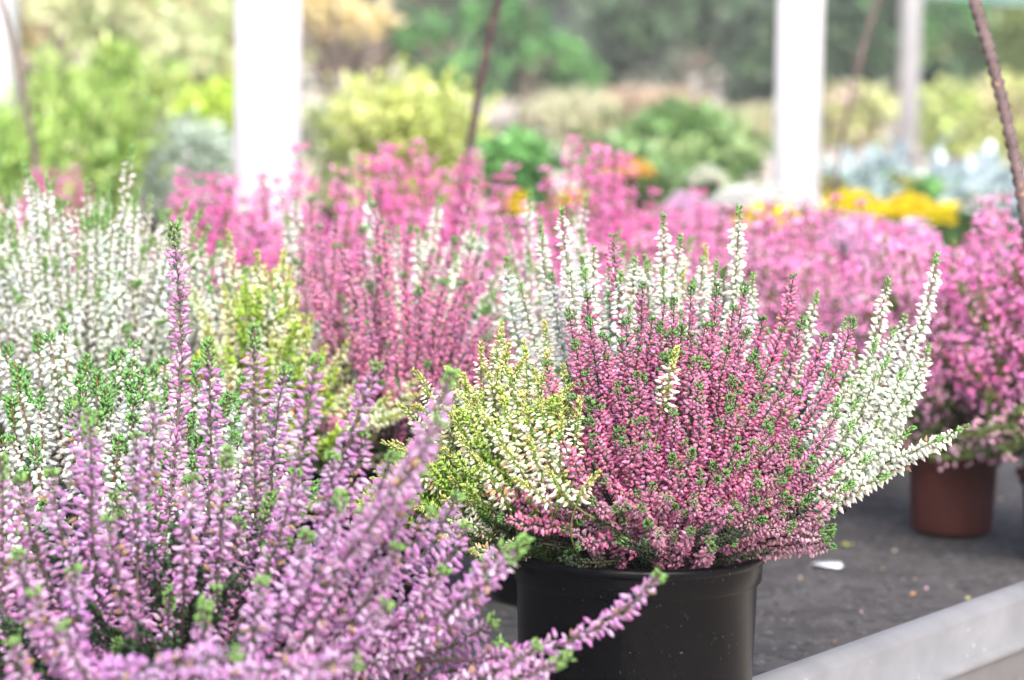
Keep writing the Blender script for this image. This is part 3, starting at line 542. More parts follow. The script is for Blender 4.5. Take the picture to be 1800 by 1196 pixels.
# ---------- pink Cape heaths (bushy, tiny globe flowers)
def erica_proto(idx, H, rad, col1, col2, nst, seed, ball=.0040, npot=.047, pale=.15, lod=1.):
    global rng
    keep = rng; rng = np.random.default_rng(seed)
    base = np.zeros(3); root = empty('potted_heather', (0, 0, 0), 'x', 'potted heather')
    pot(root, base, base, npot, npot * .82, .078, M_TERRA, .014); cr = np.array([0, 0, .07])
    g = Geo()
    for _ in range(80):
        az = rng.uniform(0, 6.28); r = rad * math.sqrt(rng.uniform(0, 1)) * .85; T = cr + np.array([math.cos(az) * r, math.sin(az) * r, H * rng.uniform(.2, .72)])
        P = path(cr + rng.normal(0, .008, 3) * (1, 1, 0), T, nrm(T - cr + np.array([0, 0, .1])), .6, 20); g.tube(P[::4], .0008, 4, np.array((.16, .12, .06))); leafy(g, P, np.linalg.norm(T - cr) * .9, 420, .0095, (.13, .20, .05), .8)
    fo = g.build('foliage', M_LEAF, root)
    rest = Geo()
    for i in range(nst):
        az = rng.uniform(0, 6.28); rr = math.sqrt(rng.uniform(0, 1)); r = rad * rr
        h = H * (1 - .30 * rr ** 3) * (rng.uniform(.60, .90) if rng.uniform() < .82 else rng.uniform(.92, 1.18))
        T = cr + np.array([math.cos(az) * r, math.sin(az) * r, h]); P = path(cr + rng.normal(0, .012, 3) * (1, 1, 0), T, nrm(np.array([math.cos(az) * rr * .35, math.sin(az) * rr * .35, 1.])), .55, 30, .012)
        s = Geo() if i < 55 else rest
        s.tube(P[::3], .0009, 4, np.array((.24, .15, .08)))
        Lf = h * rng.uniform(.6, .9); nb = int(Lf / .0115)
        u = (np.arange(nb) + rng.uniform(0, .6, nb)) / nb; Q, Tn, X, Y, _ = frame_at(P, u * Lf)
        for j in range(nb):
            k = int(rng.integers(7, 15) * (1 if u[j] < .6 else .8)); a = rng.uniform(0, 6.28, k); ro = nrm(np.cos(a)[:, None] * X[j] + np.sin(a)[:, None] * Y[j] + Tn[j] * rng.uniform(-.2, .7, (k, 1)))
            reach = rng.uniform(.003, .0125, k) * (0.6 + .7 * min(1, u[j] * 3)); pos = Q[j] + ro * reach[:, None] + rng.normal(0, .0015, (k, 3))
            pl = np.clip(u[j] * 1.3 - .35, 0, 1) * pale * 2.5
            c = jit(col1, k, .14, .05) if rng.uniform() < .62 else jit(col2, k, .14, .05)
            c = c * (1 - pl) + np.array((.80, .55, .64)) * pl
            s.inst(BALL, pos, nrm(ro + np.array([0, 0, -.5])), ball * rng.uniform(.75, 1.2, k), c * .95, np.clip(c * 1.08, 0, 1))
        nl = int(Lf * 500); uu = rng.uniform(0, 1, nl); Q, Tn, X, Y, _ = frame_at(P, uu * Lf * 1.1); a = rng.uniform(0, 6.28, nl); ra = np.cos(a)[:, None] * X + np.sin(a)[:, None] * Y
        s.inst(NEEDLE, Q, nrm(Tn + ra * .8), rng.uniform(.004, .008, nl), jit((.16, .20, .06), nl), jit((.24, .26, .09), nl))
        if i < 55: s.build('flower_spike', M_FLOWER, fo)
    for _ in range(34):      # low outer shoots spilling over the pot
        az = rng.uniform(0, 6.28); rr = rad * rng.uniform(.55, 1.0); T = cr + np.array([math.cos(az) * rr, math.sin(az) * rr, rng.uniform(.012, .075)])
        P = path(cr + rng.normal(0, .01, 3) * (1, 1, 0), T, nrm(np.array([math.cos(az), math.sin(az), -.1])), .65, 22, .01); rest.tube(P[::3], .0009, 4, np.array((.20, .16, .08)))
        nl = 90; uu = rng.uniform(0, 1, nl); Q, Tn, X, Y, L_ = frame_at(P, uu * .07); a = rng.uniform(0, 6.28, nl); ra = np.cos(a)[:, None] * X + np.sin(a)[:, None] * Y
        rest.inst(NEEDLE, Q, nrm(Tn + ra * .8), rng.uniform(.005, .010, nl), jit((.12, .20, .06), nl), jit((.20, .28, .09), nl))
        k = 26; Q, Tn, X, Y, L_ = frame_at(P, rng.uniform(0, .05, k)); a = rng.uniform(0, 6.28, k); ra = nrm(np.cos(a)[:, None] * X + np.sin(a)[:, None] * Y)
        c = jit((.80, .50, .62), k, .14, .05); rest.inst(BALL, Q + ra * rng.uniform(.003, .010, (k, 1)), ra, ball * rng.uniform(.7, 1.1, k), c * .9, c)
    if nst > 55: tag(rest.build('flower_spikes', M_FLOWER, fo), kind='stuff')
    rng = keep
    return root
def tree_copy(o, parent=None):
    c = o.copy(); C.objects.link(c); c.parent = parent
    for ch in [k for k in bpy.data.objects if k.parent == o]: tree_copy(ch, c)
    return c
HOT = (.76, .18, .48); MID = (.80, .31, .60); DEEP = (.70, .13, .36); LIGHT = (.84, .50, .68)
protos = [erica_proto(0, .275, .105, HOT, MID, 95, 11, pale=.05), erica_proto(1, .245, .12, MID, HOT, 105, 12, pale=.14), erica_proto(2, .215, .125, MID, LIGHT, 100, 13, pale=.32)]
used = [False] * 3
PH = (.275, .245, .215)
def erica(p, px, d, rz, s, label, top=300, z=BENCH):
    o = protos[p] if not used[p] else tree_copy(protos[p]); used[p] = True
    o.location = tuple(on_level(px, d, z)); o.rotation_euler = (0, 0, rz); o.scale = (s, s, (at(px, top, d)[2] - z) / (PH[p] * 1.07 + .07)); tag(o, label, 'potted heather', 'pink bushy heathers in rows')
# depsgraph children of protos must exist before copying; first uses come last per prototype
E_LIST = [
 (2, 1672, 2.76, .5, 1.0, 'pink bushy heather in the brick red pot, right of the sharp black pot', 362),
 (1, 1885, 2.62, 2.1, 1.12, 'tall pink bushy heather cut by the right edge, behind the brick red pot', 298),
 (2, 1440, 3.0, 3.1, 1.0, 'pink heather with pale lower flowers, behind the far right white spikes', 370),
 (1, 1580, 3.25, 1.1, 1.0, 'pink bushy heather standing in front of the yellow mums', 374),
 (1, 1385, 3.30, 4.4, 1.0, 'pink bushy heather in front of the right hand white post', 366),
 (2, 1270, 3.05, 5.2, 1.0, 'pink bushy heather behind the tallest white spike', 372),
 (1, 1190, 3.45, 2.8, 1.0, 'pink bushy heather before the pale lilac mums', 350),
 (0, 1035, 3.15, 0.3, 1.02, 'tallest bright pink heather, in the middle of the back row', 282),
 (1, 1120, 3.75, .9, 1.05, 'pink bushy heather before the orange mum', 330),
 (2, 900, 3.00, 1.9, 1.0, 'pink bushy heather before the lone round yellow flower', 372),
 (0, 805, 3.30, 5.0, 1.0, 'pink bushy heather at the foot of the thin back leg of the hoop', 300),
 (0, 690, 3.10, 3.6, 1.0, 'narrow bright pink heather in front of the lime green conifer', 285),
 (1, 585, 3.05, .2, 1.0, 'pink bushy heather just right of the broad white post', 288),
 (2, 455, 3.05, 2.4, .95, 'pink heather directly in front of the broad white post', 325),
 (0, 360, 2.95, 1.2, .9, 'deep pink heather just left of the broad white post', 335),
 (0, 95, 3.75, 4.1, 1.0, 'dusky pink heather behind the tall white one, by the leg of the left hoop', 318),
 (1, 10, 3.95, 2.2, 1.0, 'pink heather at the far left edge of the back row', 330),
]
for (p, px, d, rz, s, lab, sz) in E_LIST: erica(p, px, d, rz, s, lab, sz)

# ------------------------------------------------------------------ mums on the second bench
def mum(px, pytop, d, wpx, col, label, centre=None, nfl=60, fl=.018, cat='potted flower', z=BENCH, hpx=45):
    b = on_level(px, d, z); rx = wpx / 2 * d / FPX; top = at(px, pytop, d)[2]; h = hpx * d / FPX
    root = empty('potted_mum', tuple(b), label, cat, 'potted mums on the second bench'); c = np.zeros(3)
    pot(root, c, c, min(rx * .8, .065), min(rx * .6, .05), .09, M_TERRA)
    ztop = top - z; g = Geo(); m = 900
    a = rng.uniform(0, 6.28, m); r = rx * np.sqrt(rng.uniform(0, 1, m)); zz = rng.uniform(.07, 1, m) * (ztop - .01) * (1 - .35 * (r / rx) ** 2)
    pos = np.stack([np.cos(a) * r, np.sin(a) * r, zz], -1); D = nrm(rng.normal(0, 1, (m, 3)) + np.array([0, 0, .8]))
    g.inst(LEAF, pos, D, rng.uniform(.02, .04, m), jit((.06, .13, .04), m, .25), jit((.10, .19, .06), m, .25))
    g.tube([(0, 0, .06), (0, 0, ztop * .7)], .004, 5, np.array((.1, .12, .05))); fo = g.build('foliage', M_LEAF, root)
    g = Geo()
    for i in range(nfl):
        a = i * 2.39996; r = rx * math.sqrt((i + .5) / nfl); zc = ztop - h * (r / rx) ** 2.2 + rng.normal(0, .004); P = np.array([math.cos(a) * r, math.sin(a) * r, zc])
        n = nrm(np.array([math.cos(a) * r / rx * .7, math.sin(a) * r / rx * .7, 1.])); x = nrm(np.cross(n, (0, 1, .1))); y = np.cross(n, x)
        for ring, (k, tilt, l) in enumerate(((14, .15, 1.), (11, .6, .8), (7, 1.5, .55))):
            aa = np.arange(k) * 6.283 / k + ring * .3; D = nrm(np.cos(aa)[:, None] * x + np.sin(aa)[:, None] * y + n * tilt)
            g.inst(LEAF, np.repeat(P[None], k, 0), D, fl * l, jit(col, k, .08, .03) * (.9 if centre is None else 1), jit(col, k, .08, .03), spin=0., wide=.8)
        if centre is not None: g.inst(BALL, P[None], n, fl * .45, centre, centre)
    g.build('blossom', M_FLOWER, fo)
YEL = (.92, .80, .04); WHT = (.88, .88, .86); LIL = (.84, .62, .80); ORA = (.90, .62, .16)
mum(1490, 343, 5.0, 125, YEL, 'bright yellow mum next to the right hand white post', hpx=30)
mum(1590, 350, 5.05, 120, (.92, .76, .04), 'golden yellow mum in the middle of the three yellow ones', hpx=30)
mum(1668, 362, 4.95, 80, YEL, 'small yellow mum, rightmost of the three yellow ones', hpx=24)
mum(1302, 333, 4.6, 95, WHT, 'white mum left of the right hand white post', hpx=25)
mum(1382, 336, 4.45, 105, WHT, 'white mum at the foot of the right hand white post', hpx=25)
mum(1205, 345, 4.4, 100, LIL, 'pale lilac mum left of the white mums', hpx=40)
mum(1345, 370, 4.2, 120, YEL, 'yellow mum mostly hidden under the white mums', hpx=20)
mum(1500, 392, 4.05, 130, LIL, 'pale pink mum under the yellow mums', hpx=40)
mum(1590, 398, 4.0, 110, LIL, 'pale pink mum among the pink heathers, left of the small white flower', hpx=40)
mum(902, 345, 4.4, 46, (.90, .74, .05), 'lone round yellow mum left of the tall pink heather', nfl=25, hpx=26)
mum(1005, 340, 4.6, 60, YEL, 'yellow mum glimpsed behind the tall pink heather', nfl=25, hpx=26)
mum(1100, 285, 5.4, 85, ORA, 'orange yellow mum behind the tall pink heather', nfl=30, hpx=22)
mum(940, 296, 5.6, 70, (.82, .85, .70), 'cream mum in the green plants behind the tall pink heather', nfl=20, hpx=22)
mum(1240, 300, 5.5, 70, (.82, .85, .72), 'cream mum in front of the leafy green shrub by the post', nfl=22, hpx=22)
mum(1703, 345, 4.7, 34, (.86, .88, .88), 'small white mum right of the yellow mums', nfl=12, hpx=30)

# ------------------------------------------------------------------ background plants
def clumps(g, c, rad, n, leaf, cols, ncl=28, tight=.28, T=LEAF, up=.3, shell=.35, wide=1.):
    c = np.array(c); rad = np.array(rad)
    q = nrm(rng.normal(0, 1, (ncl, 3))) * (rng.uniform(shell, 1, (ncl, 1)) ** .7) * rng.uniform(.7, 1.32, (ncl, 1)); cc = c + q * rad * .85
    ci = rng.integers(0, ncl, n); pos = cc[ci] + rng.normal(0, 1, (n, 3)) * rad * tight * rng.uniform(.5, 1.5, (ncl, 1))[ci]
    D = nrm(rng.normal(0, 1, (n, 3)) + np.array([0, 0, up])); ck = rng.integers(0, len(cols), ncl); ck2 = rng.integers(0, len(cols), n)
    pick = np.where(rng.uniform(0, 1, n) < .7, ck[ci], ck2); col = np.array(cols)[pick] * (1 + rng.normal(0, .2, (n, 1))); col = np.where(rng.uniform(0, 1, (n, 1)) < (.05 if leaf < .05 else .02), np.clip(col * 1.5 + .18, 0, .9), col)  # a few leaves painted pale, as highlights that blur into discs
    g.inst(T, pos, D, leaf * rng.uniform(.6, 1.3, n), col * .9, col * 1.05, wide=wide)
def bush(name, px, py, d, wpx, hpx, cols, label, cat='shrub', group=None, n=2500, leaf=.02, ncl=28, base=None, potted=False, up=.3, tight=.25, T=LEAF, dy=None, stemc=(.12, .09, .06), wide=1.):
    ctr = at(px, py, d); z0 = gz(ctr[1]) if base is None else base
    rx = wpx / 2 * d / FPX; rz = hpx / 2 * d / FPX
    root = empty(name, (ctr[0], ctr[1], z0), label, cat, group); o = np.array([ctr[0], ctr[1], z0]); c = ctr - o
    zb = .0
    if potted: pot(root, np.zeros(3), np.zeros(3), min(.09, rx * .7), min(.07, rx * .55), .10, M_BLACK); zb = .08
    g = Geo(); clumps(g, c, (rx, dy or rx * .8, rz), n, leaf, cols, ncl, tight, T, up, wide=wide)
    if c[2] - rz > zb + .05:     # foliage reaches down towards its base
        hh = (c[2] - rz * .3 - zb) / 2; clumps(g, (0, 0, zb + hh), (rx * .75, rx * .6, hh), n // 2, leaf, cols, ncl, tight, T, up, wide=wide)
    fo = g.build('foliage', M_LEAF, root)
    g = Geo()
    for _ in range(7):
        a = rng.uniform(0, 6.28); T_ = c + np.array([math.cos(a) * rx * .5, math.sin(a) * rx * .4, rz * rng.uniform(-.2, .6)]); P = path((0, 0, zb), T_, nrm(T_ + np.array([0, 0, .5])), .7, 12, .02); g.tube(P, np.linspace(.006, .002, 12) * max(1, rx * 3), 5, np.array(stemc))
    g.build('stem', M_BARK, root)
    return root
def tree(name, px, d, crowns, trunk_px, cols, label, group='trees beyond the benches', n=7000, leaf=.06, trunk_r=.05, up=.1, lean=0., gaps=.2):
    """crowns: list of (px, py, wpx, hpx)"""
    b = on_level(px, d, 0); b[2] = gz(b[1]) - .02
    root = empty(name, tuple(b), label, 'tree', group); g = Geo(); tot = sum(w_ * h_ for _, _, w_, h_ in crowns)
    lim = Geo(); ctrs = []
    for cx, cy, w_, h_ in crowns:
        c = at(cx, cy, d + rng.uniform(-.4, .4)) - b; rx = w_ / 2 * d / FPX; rz = h_ / 2 * d / FPX; ctrs.append(c)
        clumps(g, c, (rx, rx * .8, rz), int(n * w_ * h_ / tot), leaf, cols, max(10, int(26 * (w_ * h_ / tot) ** .5)), gaps, LEAF, up, shell=.15)
    g.build('crown', M_LEAF, root)
    fork = np.array([lean, 0, max(.35, min(c[2] for c in ctrs) * .55)])
    P = bez(np.zeros(3), np.array([lean * .1, 0, fork[2] * .4]), np.array([lean * .6, .02, fork[2] * .7]), fork, 12); lim.tube(P, np.linspace(trunk_r * 1.25, trunk_r * .8, 12), 9, np.array((.2, .15, .1)))
    for c in ctrs:
        for _ in range(3):
            T_ = c + rng.normal(0, .12, 3) * (1.2, 1, 1); Q = path(fork, T_, nrm(T_ - fork + np.array([0, 0, .2])), .5, 12, .03); lim.tube(Q, np.linspace(trunk_r * .5, .008, 12), 6, np.array((.2, .15, .1)))
    lim.build('trunk', M_BARK, root)
GB = 'leafy plants behind the second bench'
LIME = [(.34, .50, .12), (.44, .58, .20), (.22, .40, .08)]; YG = [(.56, .62, .18), (.64, .68, .28), (.42, .52, .14)]
SILV = [(.50, .60, .50), (.58, .68, .58), (.40, .50, .40)]; DARK = [(.05, .08, .05), (.08, .13, .07), (.04, .06, .04)]
BRGT = [(.09, .27, .07), (.16, .38, .11), (.05, .15, .05)]; TEAL = [(.065, .125, .065), (.12, .21, .10), (.035, .075, .035)]
BLUE = [(.74, .86, .90), (.84, .92, .94), (.60, .72, .76)]; AUT = [(.80, .68, .36), (.86, .76, .46), (.60, .52, .28)]; WIL = [(.50, .60, .30), (.64, .68, .42), (.42, .54, .26)]
# plants standing on / behind the second bench
bush('leafy_plant', 30, 285, 5.0, 150, 170, LIME, 'lime green bushy plant at the foot of the left edge post', 'plant', GB, leaf=.03, base=BENCH, potted=True, up=1.2, wide=.5)
bush('leafy_plant', 165, 235, 5.3, 210, 230, LIME, 'big bright lime green feathery plant between the left post and the broad post', 'plant', GB, 4200, .04, base=BENCH, potted=True, up=1.6, wide=.45)
bush('leafy_plant', 325, 285, 5.5, 200, 130, SILV, 'silvery grey green cushion plant just left of the broad white post', 'plant', GB, 4500, .016, base=BENCH, potted=True)
bush('leafy_plant', 400, 200, 6.5, 170, 80, [(.46, .62, .08), (.52, .68, .12), (.34, .52, .06)], 'yellow green plant above the silvery cushion', 'plant', GB, 3000, .03)
bush('leafy_plant', 290, 175, 6.8, 120, 90, LIME + YG, 'loose yellow green plant behind the feathery lime one', 'plant', GB, 2000, .03)
bush('conifer_shrub', 720, 250, 5.4, 230, 190, YG + [(.40, .50, .08)], 'golden lime conifer shrub right of the broad white post', 'shrub', GB, 5000, .02, base=BENCH, potted=True, up=1.2)
bush('conifer_shrub', 738, 190, 5.5, 45, 90, YG, 'upright golden tip of a young conifer behind the lime conifer shrub', 'shrub', GB, 900, .02, base=BENCH, potted=True, up=1.5)
bush('conifer_shrub', 590, 235, 5.9, 90, 110, [(.36, .44, .22), (.44, .50, .28)], 'grey green conifer shrub close to the right side of the broad post', 'shrub', GB, 1500, .02, base=BENCH, potted=True, up=1.2)
bush('leafy_plant', 905, 285, 5.2, 110, 70, BRGT, 'dark green leafy plant behind the lone yellow mum', 'plant', GB, 1800, .03, base=BENCH, potted=True)
bush('leafy_shrub', 1215, 265, 6.4, 190, 130, [(.16, .30, .10), (.22, .38, .14), (.30, .42, .18)], 'mid green leafy shrub left of the right hand white post', 'shrub', GB, 3200, .035)
bush('leafy_shrub', 1095, 245, 7.2, 150, 80, [(.26, .34, .16), (.34, .36, .20), (.42, .40, .24)], 'olive green shrub behind the orange mum', 'shrub', GB, 2000, .035)
bush('leafy_shrub', 1120, 300, 6.0, 160, 70, [(.18, .32, .12), (.26, .40, .16)], 'low green plant between the orange mum and the pink heathers', 'shrub', GB, 2000, .03, base=BENCH)
bush('leafy_plant', 1540, 335, 5.6, 180, 40, BRGT + [(.5, .35, .12)], 'dark green plants with russet leaves behind the yellow mums', 'plant', GB, 1800, .025, base=BENCH)
def silver(px, py, d, wpx, hpx, label):
    ctr = on_level(px, d, BENCH); root = empty('silver_plant', tuple(ctr), label, 'plant', 'silvery blue plants'); pot(root, np.zeros(3), np.zeros(3), .06, .05, .09, M_BLACK)
    top = at(px, py, d)[2] - BENCH; rx = wpx / 2 * d / FPX; g = Geo()
    for i in range(70):   # broad curled leaves rising from the crown
        a = rng.uniform(0, 6.28); rr = math.sqrt(rng.uniform(.02, 1)); tip = np.array([math.cos(a) * rx * rr, math.sin(a) * rx * rr, top * (1 - .35 * rr ** 2) * rng.uniform(.75, 1.05)]); b0 = np.array([tip[0] * .4, tip[1] * .4, top * .35])
        P = path(b0, tip, nrm(np.array([math.cos(a), math.sin(a), .4])), .8, 9); t = nrm(np.gradient(P, axis=0)); s = nrm(np.cross(t, (0, 0, 1.)) + 1e-4); wd = np.sin(np.linspace(.15, math.pi * .97, 9)) * rng.uniform(.012, .022); ruf = .006 * np.sin(np.arange(9) * 2.1 + i)
        V = np.concatenate([P + s * wd[:, None] + np.array([0, 0, 1.]) * ruf[:, None], P - [0, 0, .004], P - s * wd[:, None] - np.array([0, 0, 1.]) * ruf[:, None]]); k = np.arange(8)
        q = np.concatenate([np.stack([k, k + 1, k + 10, k + 9], -1), np.stack([k + 9, k + 10, k + 19, k + 18], -1)]).reshape(-1); col = np.array(BLUE[rng.integers(0, 3)]) * rng.uniform(.8, 1.12); g.add(V, q, np.full(16, 4), col)
    clumps(g, (0, 0, top * .45), (rx * .8, rx * .7, top * .3), 700, .03, [(.24, .34, .32), (.38, .50, .50)], 20)
    g.build('foliage', M_LEAF, root)
for i, (px, py, d, w_, lab) in enumerate([(1482, 248, 5.9, 110, 'silvery blue curly leaved plant right beside the white post'), (1565, 240, 6.1, 120, 'silvery blue curly plant second from the white post'),
        (1650, 246, 5.9, 120, 'silvery blue curly plant third from the white post'), (1735, 250, 6.1, 120, 'silvery blue curly plant beside the rusty hoop leg'), (1820, 262, 5.9, 120, 'silvery blue curly plant cut by the right edge'), (1520, 262, 5.5, 110, 'front left silvery blue plant in the curly leaved row'), (1700, 270, 5.5, 110, 'front right silvery blue plant in the curly leaved row')]):
    silver(px, py, d, w_, 80, lab)
# middle distance low planting
GM = 'low planting beyond the benches'
for (px, py, d, w_, h_, cols, lab) in [
    (600, 215, 13, 160, 60, [(.40, .42, .36), (.50, .50, .44)], 'grey leaved low plants beside the broad white post'),
    (1000, 190, 16, 130, 40, [(.44, .46, .28), (.52, .52, .36)], 'dry straw coloured clump on the pale path'),
    (1130, 180, 17, 180, 36, [(.50, .38, .28), (.56, .46, .34)], 'russet beige ground cover by the pale path'),
    (1320, 230, 15, 90, 60, [(.52, .50, .34), (.44, .46, .26)], 'straw coloured grass clump left of the right hand post'),
    (1500, 195, 15, 120, 70, [(.44, .50, .20), (.56, .58, .30), (.50, .42, .34)], 'yellow green clump between the white and the grey post'),
    (1680, 200, 14, 160, 80, [(.42, .54, .16), (.58, .62, .24), (.36, .44, .22)], 'bright yellow green planting right of the grey post'),
    (1800, 190, 13, 140, 90, [(.52, .60, .20), (.60, .66, .26), (.44, .40, .24)], 'yellow flowering clump at the right edge of the background')]:
    bush('low_shrub', px, py, d, w_, h_, cols, lab, 'shrub', GM, 1600, .06)
# trees
tree('willow_tree', 330, 11.5, [(290, 60, 330, 240), (170, 20, 200, 180), (420, 90, 180, 200), (350, -40, 300, 160)], 0, WIL + [(.58, .50, .30)], 'pale yellow olive tree filling the top left behind the broad post', n=9000, leaf=.055, trunk_r=.06)
tree('autumn_tree', 575, 14, [(575, 35, 110, 70), (545, 0, 110, 60), (640, 40, 70, 40)], 0, AUT, 'tree with golden orange autumn leaves right of the broad white post', n=3000, leaf=.07)
tree('autumn_tree', 30, 14, [(40, 40, 90, 110), (20, -20, 120, 100)], 0, AUT, 'golden autumn tree behind the left edge post', n=2200, leaf=.07)
tree('dark_shrub_tree', 640, 17, [(640, 90, 120, 100)], 0, [(.07, .055, .035), (.12, .09, .05), (.18, .14, .07)], 'dark brown leaved small tree below the golden leaves', n=2000, leaf=.07)
tree('evergreen_tree', 765, 17, [(765, 90, 150, 110), (735, 60, 110, 80), (810, 130, 130, 90)], 0, BRGT + TEAL, 'fresh green round tree left of the thin hoop leg', n=4500, leaf=.07)
tree('evergreen_tree', 920, 18, [(900, 60, 170, 130), (985, 120, 130, 120), (940, 150, 110, 60), (880, 20, 120, 80)], 0, BRGT + BRGT + TEAL, 'fresh green round tree right of the thin hoop leg', n=5500, leaf=.07)
tree('evergreen_tree', 1195, 20, [(1120, 60, 220, 150), (1260, 50, 200, 170), (1190, 0, 300, 120), (1080, 110, 120, 100)], 0, TEAL + [(.14, .18, .13)], 'wide dark grey green tree with a visible trunk, mid background', n=8000, leaf=.075, trunk_r=.06)
tree('evergreen_tree', 1350, 19, [(1330, 130, 120, 130), (1310, 60, 120, 100), (1380, 100, 120, 160)], 0, DARK + TEAL, 'very dark tree behind the right hand white post', n=4500, leaf=.075)
tree('evergreen_tree', 1500, 18, [(1500, 90, 170, 200), (1530, 20, 200, 120), (1470, 160, 110, 90)], 0, TEAL + DARK + BRGT[:1], 'dark green tree between the white post and the grey post', n=6000, leaf=.075)
tree('evergreen_tree', 1690, 20, [(1670, 60, 190, 140), (1760, 100, 180, 130), (1640, 130, 110, 70)], 0, BRGT + TEAL + [(.20, .26, .10)], 'mid green tree behind the rusty hoop leg', n=6000, leaf=.08)
tree('evergreen_tree', 1840, 18, [(1820, 80, 150, 160), (1850, 20, 180, 120)], 0, [(.22, .30, .08), (.14, .20, .06), (.08, .12, .05)], 'yellowish green tree at the right edge', n=4000, leaf=.08)
tree('bare_trunk_tree', 112, 13, [(100, -90, 150, 100)], 0, WIL, 'pale pinkish trunk standing in the yellow olive foliage at top left', n=900, leaf=.06, trunk_r=.055)
# far wood closing the view
g = Geo()
for x in np.arange(-9, 10, .75):
    y = 27 + rng.uniform(-1.5, 1.5); h = rng.uniform(2.2, 3.4)
    cols = [(.075, .125, .07), (.12, .18, .10), (.05, .085, .045)] if x > -.5 else [(.42, .46, .26), (.50, .50, .32), (.32, .38, .22)]
    clumps(g, (x, y, gz(y) + 1.3 + h / 2 - .9), (.9, .7, h / 2 + .25), 2600, .14, cols, 24, .25, shell=.1)
for x in np.arange(-9, 10, .9):
    g.tube([(x, 27, .6), (x + .05, 27, 1.4), (x, 27, 2.4)], .06, 6, np.array((.2, .16, .12)))
tag(g.build('far_wood', M_LEAF), 'hazy mass of trees closing the view behind everything', 'trees', kind='stuff')
# shade cloth sheet stretched between poles at the back
def shade():
    d = 15.0; a_ = at(1606, -2, d); b_ = at(2060, -6, d); root = empty('shade_canopy', (a_[0], a_[1], gz(a_[1])), 'teal green shade cloth stretched above the trees at top right', 'shade cloth'); o = np.array([a_[0], a_[1], gz(a_[1])])
    n = 30; xs = np.linspace(a_[0], b_[0], n); V = []
    for k, yy in enumerate(np.linspace(0, .8, 8)):
        V.append(np.stack([xs, np.full(n, a_[1] + yy), a_[2] + .01 - .02 * np.sin((xs - xs[0]) / (xs[-1] - xs[0]) * math.pi) * 1 + .12 * yy + .01 * np.sin(xs * 9)], -1))
    V = np.concatenate(V); i = np.arange(7)[:, None] * n + np.arange(n - 1)[None]; q = np.stack([i, i + 1, i + 1 + n, i + n], -1).reshape(-1)
    g = Geo(); g.add(V, q, np.full(len(q) // 4, 4), (.1, .2, .2)); g.build('cloth', M_NET, root, o)
    for xx, yy in ((xs[0], 0), (xs[-1], 0), (xs[-1], .8)):
            g = Geo(); g.tube([(xx, a_[1] + yy, gz(a_[1])), (xx, a_[1] + yy, a_[2] + .12 * yy)], .025, 10, (.4, .4, .4)); g.build('pole', M_GREYMETAL, root, o)
shade()

# thin scattering volume added to imitate the lens's veiling glare
def glare_veil():
    m, t, o = newmat('veil_volume'); v = t.nodes.new('ShaderNodeVolumePrincipled'); v.inputs['Density'].default_value = .0038; v.inputs['Color'].default_value = (.95, .97, 1, 1); v.inputs['Anisotropy'].default_value = .0
    t.links.new(v.outputs[0], o.inputs['Volume'])
    g = Geo(); g.prism([(-41, -9), (41, -9), (41, 71), (-41, 71)], (0, 0, -1), (0, 0, 5.2), (1, 0, 0), (0, 1, 0), (1, 1, 1)); tag(g.build('glare_veil', m, smooth=False), kind='stuff')
glare_veil()
# ------------------------------------------------------------------ litter on the matting
def flat_bit(name, px, py, poly, th, mat, label, cat, col=(.8, .8, .85), rot=0, curl=.0):
    z = BENCH + .0006; a = at(px, py, 1.); dirv = a - CO; t = (z - CO[2]) / dirv[2]; c = CO + dirv * t
    P = np.array(poly, float); P = P @ np.array([[math.cos(rot), math.sin(rot)], [-math.sin(rot), math.cos(rot)]]); n = len(P)
    lift = curl * (P[:, 0] / np.abs(P[:, 0]).max()) ** 2
    top = np.concatenate([P, (th + lift)[:, None]], 1) + c; bot = np.concatenate([P, lift[:, None]], 1) + c
    k = np.arange(n); k2 = (k + 1) % n; q = np.concatenate([np.stack([k, n + k, n + k2, k2], -1).reshape(-1), k, n + k[::-1]])
    g = Geo(); g.add(np.concatenate([top, bot]), q, np.array([4] * n + [n, n]), col); o = g.build(name, mat, None, c, smooth=False); o.location = c; tag(o, label, cat)
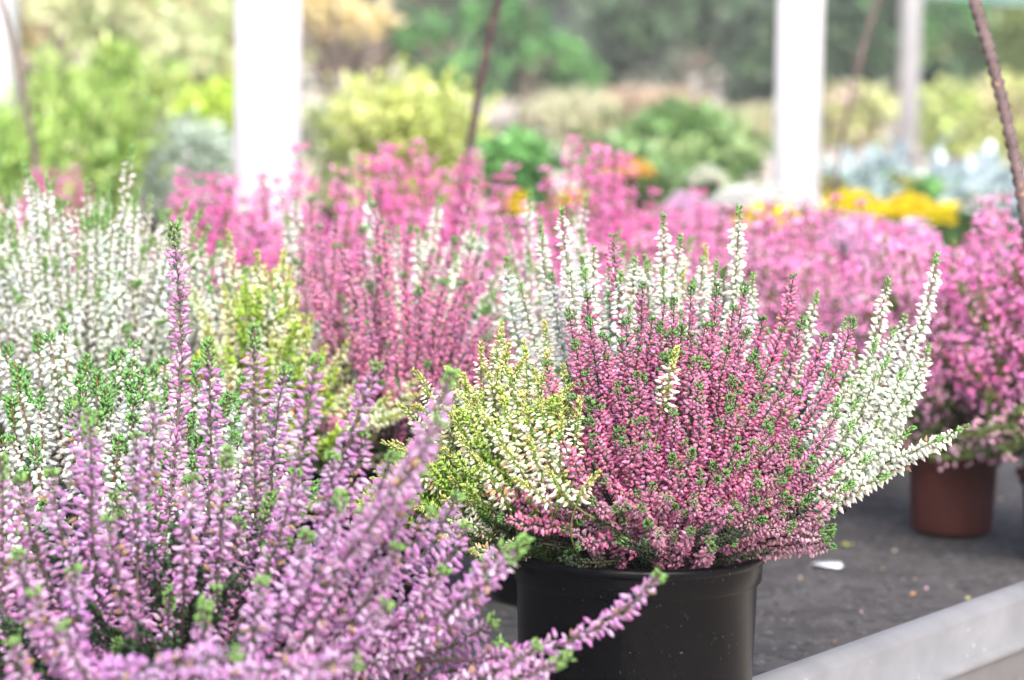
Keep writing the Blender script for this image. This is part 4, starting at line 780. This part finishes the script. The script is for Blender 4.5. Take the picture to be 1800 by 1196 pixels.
flat_bit('plant_label', 1459, 993, [(-.014, -.010), (-.011, .006), (-.004, .013), (.006, .012), (.0145, -.006), (.013, -.014), (.002, -.012)], .0009, M_PLASTIC, 'broken piece of white plastic label lying on the dark matting', 'plant label', rot=-.45, curl=.0008)
def petal_bit(px, py, col, size, label, name='fallen_petal', cat='petal', n=1, T=BUD6, mat=M_FLOWER):
    z = BENCH + size * .28; a = at(px, py, 1.); dv = a - CO; c = CO + dv * ((z - CO[2]) / dv[2]); g = Geo()
    p = rng.normal(0, size * .35, (n, 3)) * (1, 1, .15); p[:, 2] = np.abs(p[:, 2]) * 0
    g.inst(T, p, nrm(rng.normal(0, 1, (n, 3)) * (1, 1, .12)), size, np.array(col) * .9, np.array(col)); o = g.build(name, mat, None); o.location = c; tag(o, label, cat)
petal_bit(1488, 957, (.40, .46, .14), .006, 'small yellow green moss tuft on the matting above the white label', 'moss_tuft', 'moss', 14, NEEDLE, M_LEAF)
petal_bit(1628, 1035, (.78, .50, .66), .005, 'single pink floret fallen on the dark matting')
petal_bit(1606, 1043, (.62, .34, .18), .0055, 'orange brown floret fallen beside the pink one')
petal_bit(1610, 1020, (.45, .38, .30), .0045, 'faded beige floret fallen above the orange brown one')
petal_bit(1692, 1051, (.58, .60, .22), .0048, 'yellow green leaf fallen close to the aluminium edge', 'fallen_leaf', 'leaf')
petal_bit(1437, 963, (.46, .40, .34), .0048, 'dull beige floret fallen just left of the moss tuft')
petal_bit(1403, 1013, (.50, .36, .26), .005, 'brown floret fallen left of the white label near the black pot')
petal_bit(1765, 878, (.62, .56, .52), .005, 'pale floret fallen right of the brick red pot')

for (px, py, col, lab) in [(1545, 1000, (.30, .24, .16), 'brown crumb of compost on the matting right of the white label'), (1512, 1075, (.66, .42, .56), 'pale pink floret fallen nearest to the aluminium edge'),
                      (1380, 1090, (.34, .28, .20), 'brown floret on the matting close to the right side of the black pot'), (1570, 968, (.52, .48, .40), 'pale dry floret between the moss tuft and the brick red pot'), (1475, 1130, (.26, .20, .14), 'dark brown crumb lowest on the matting by the rail')]:
    petal_bit(px, py, col, rng.uniform(.0035, .005), lab)
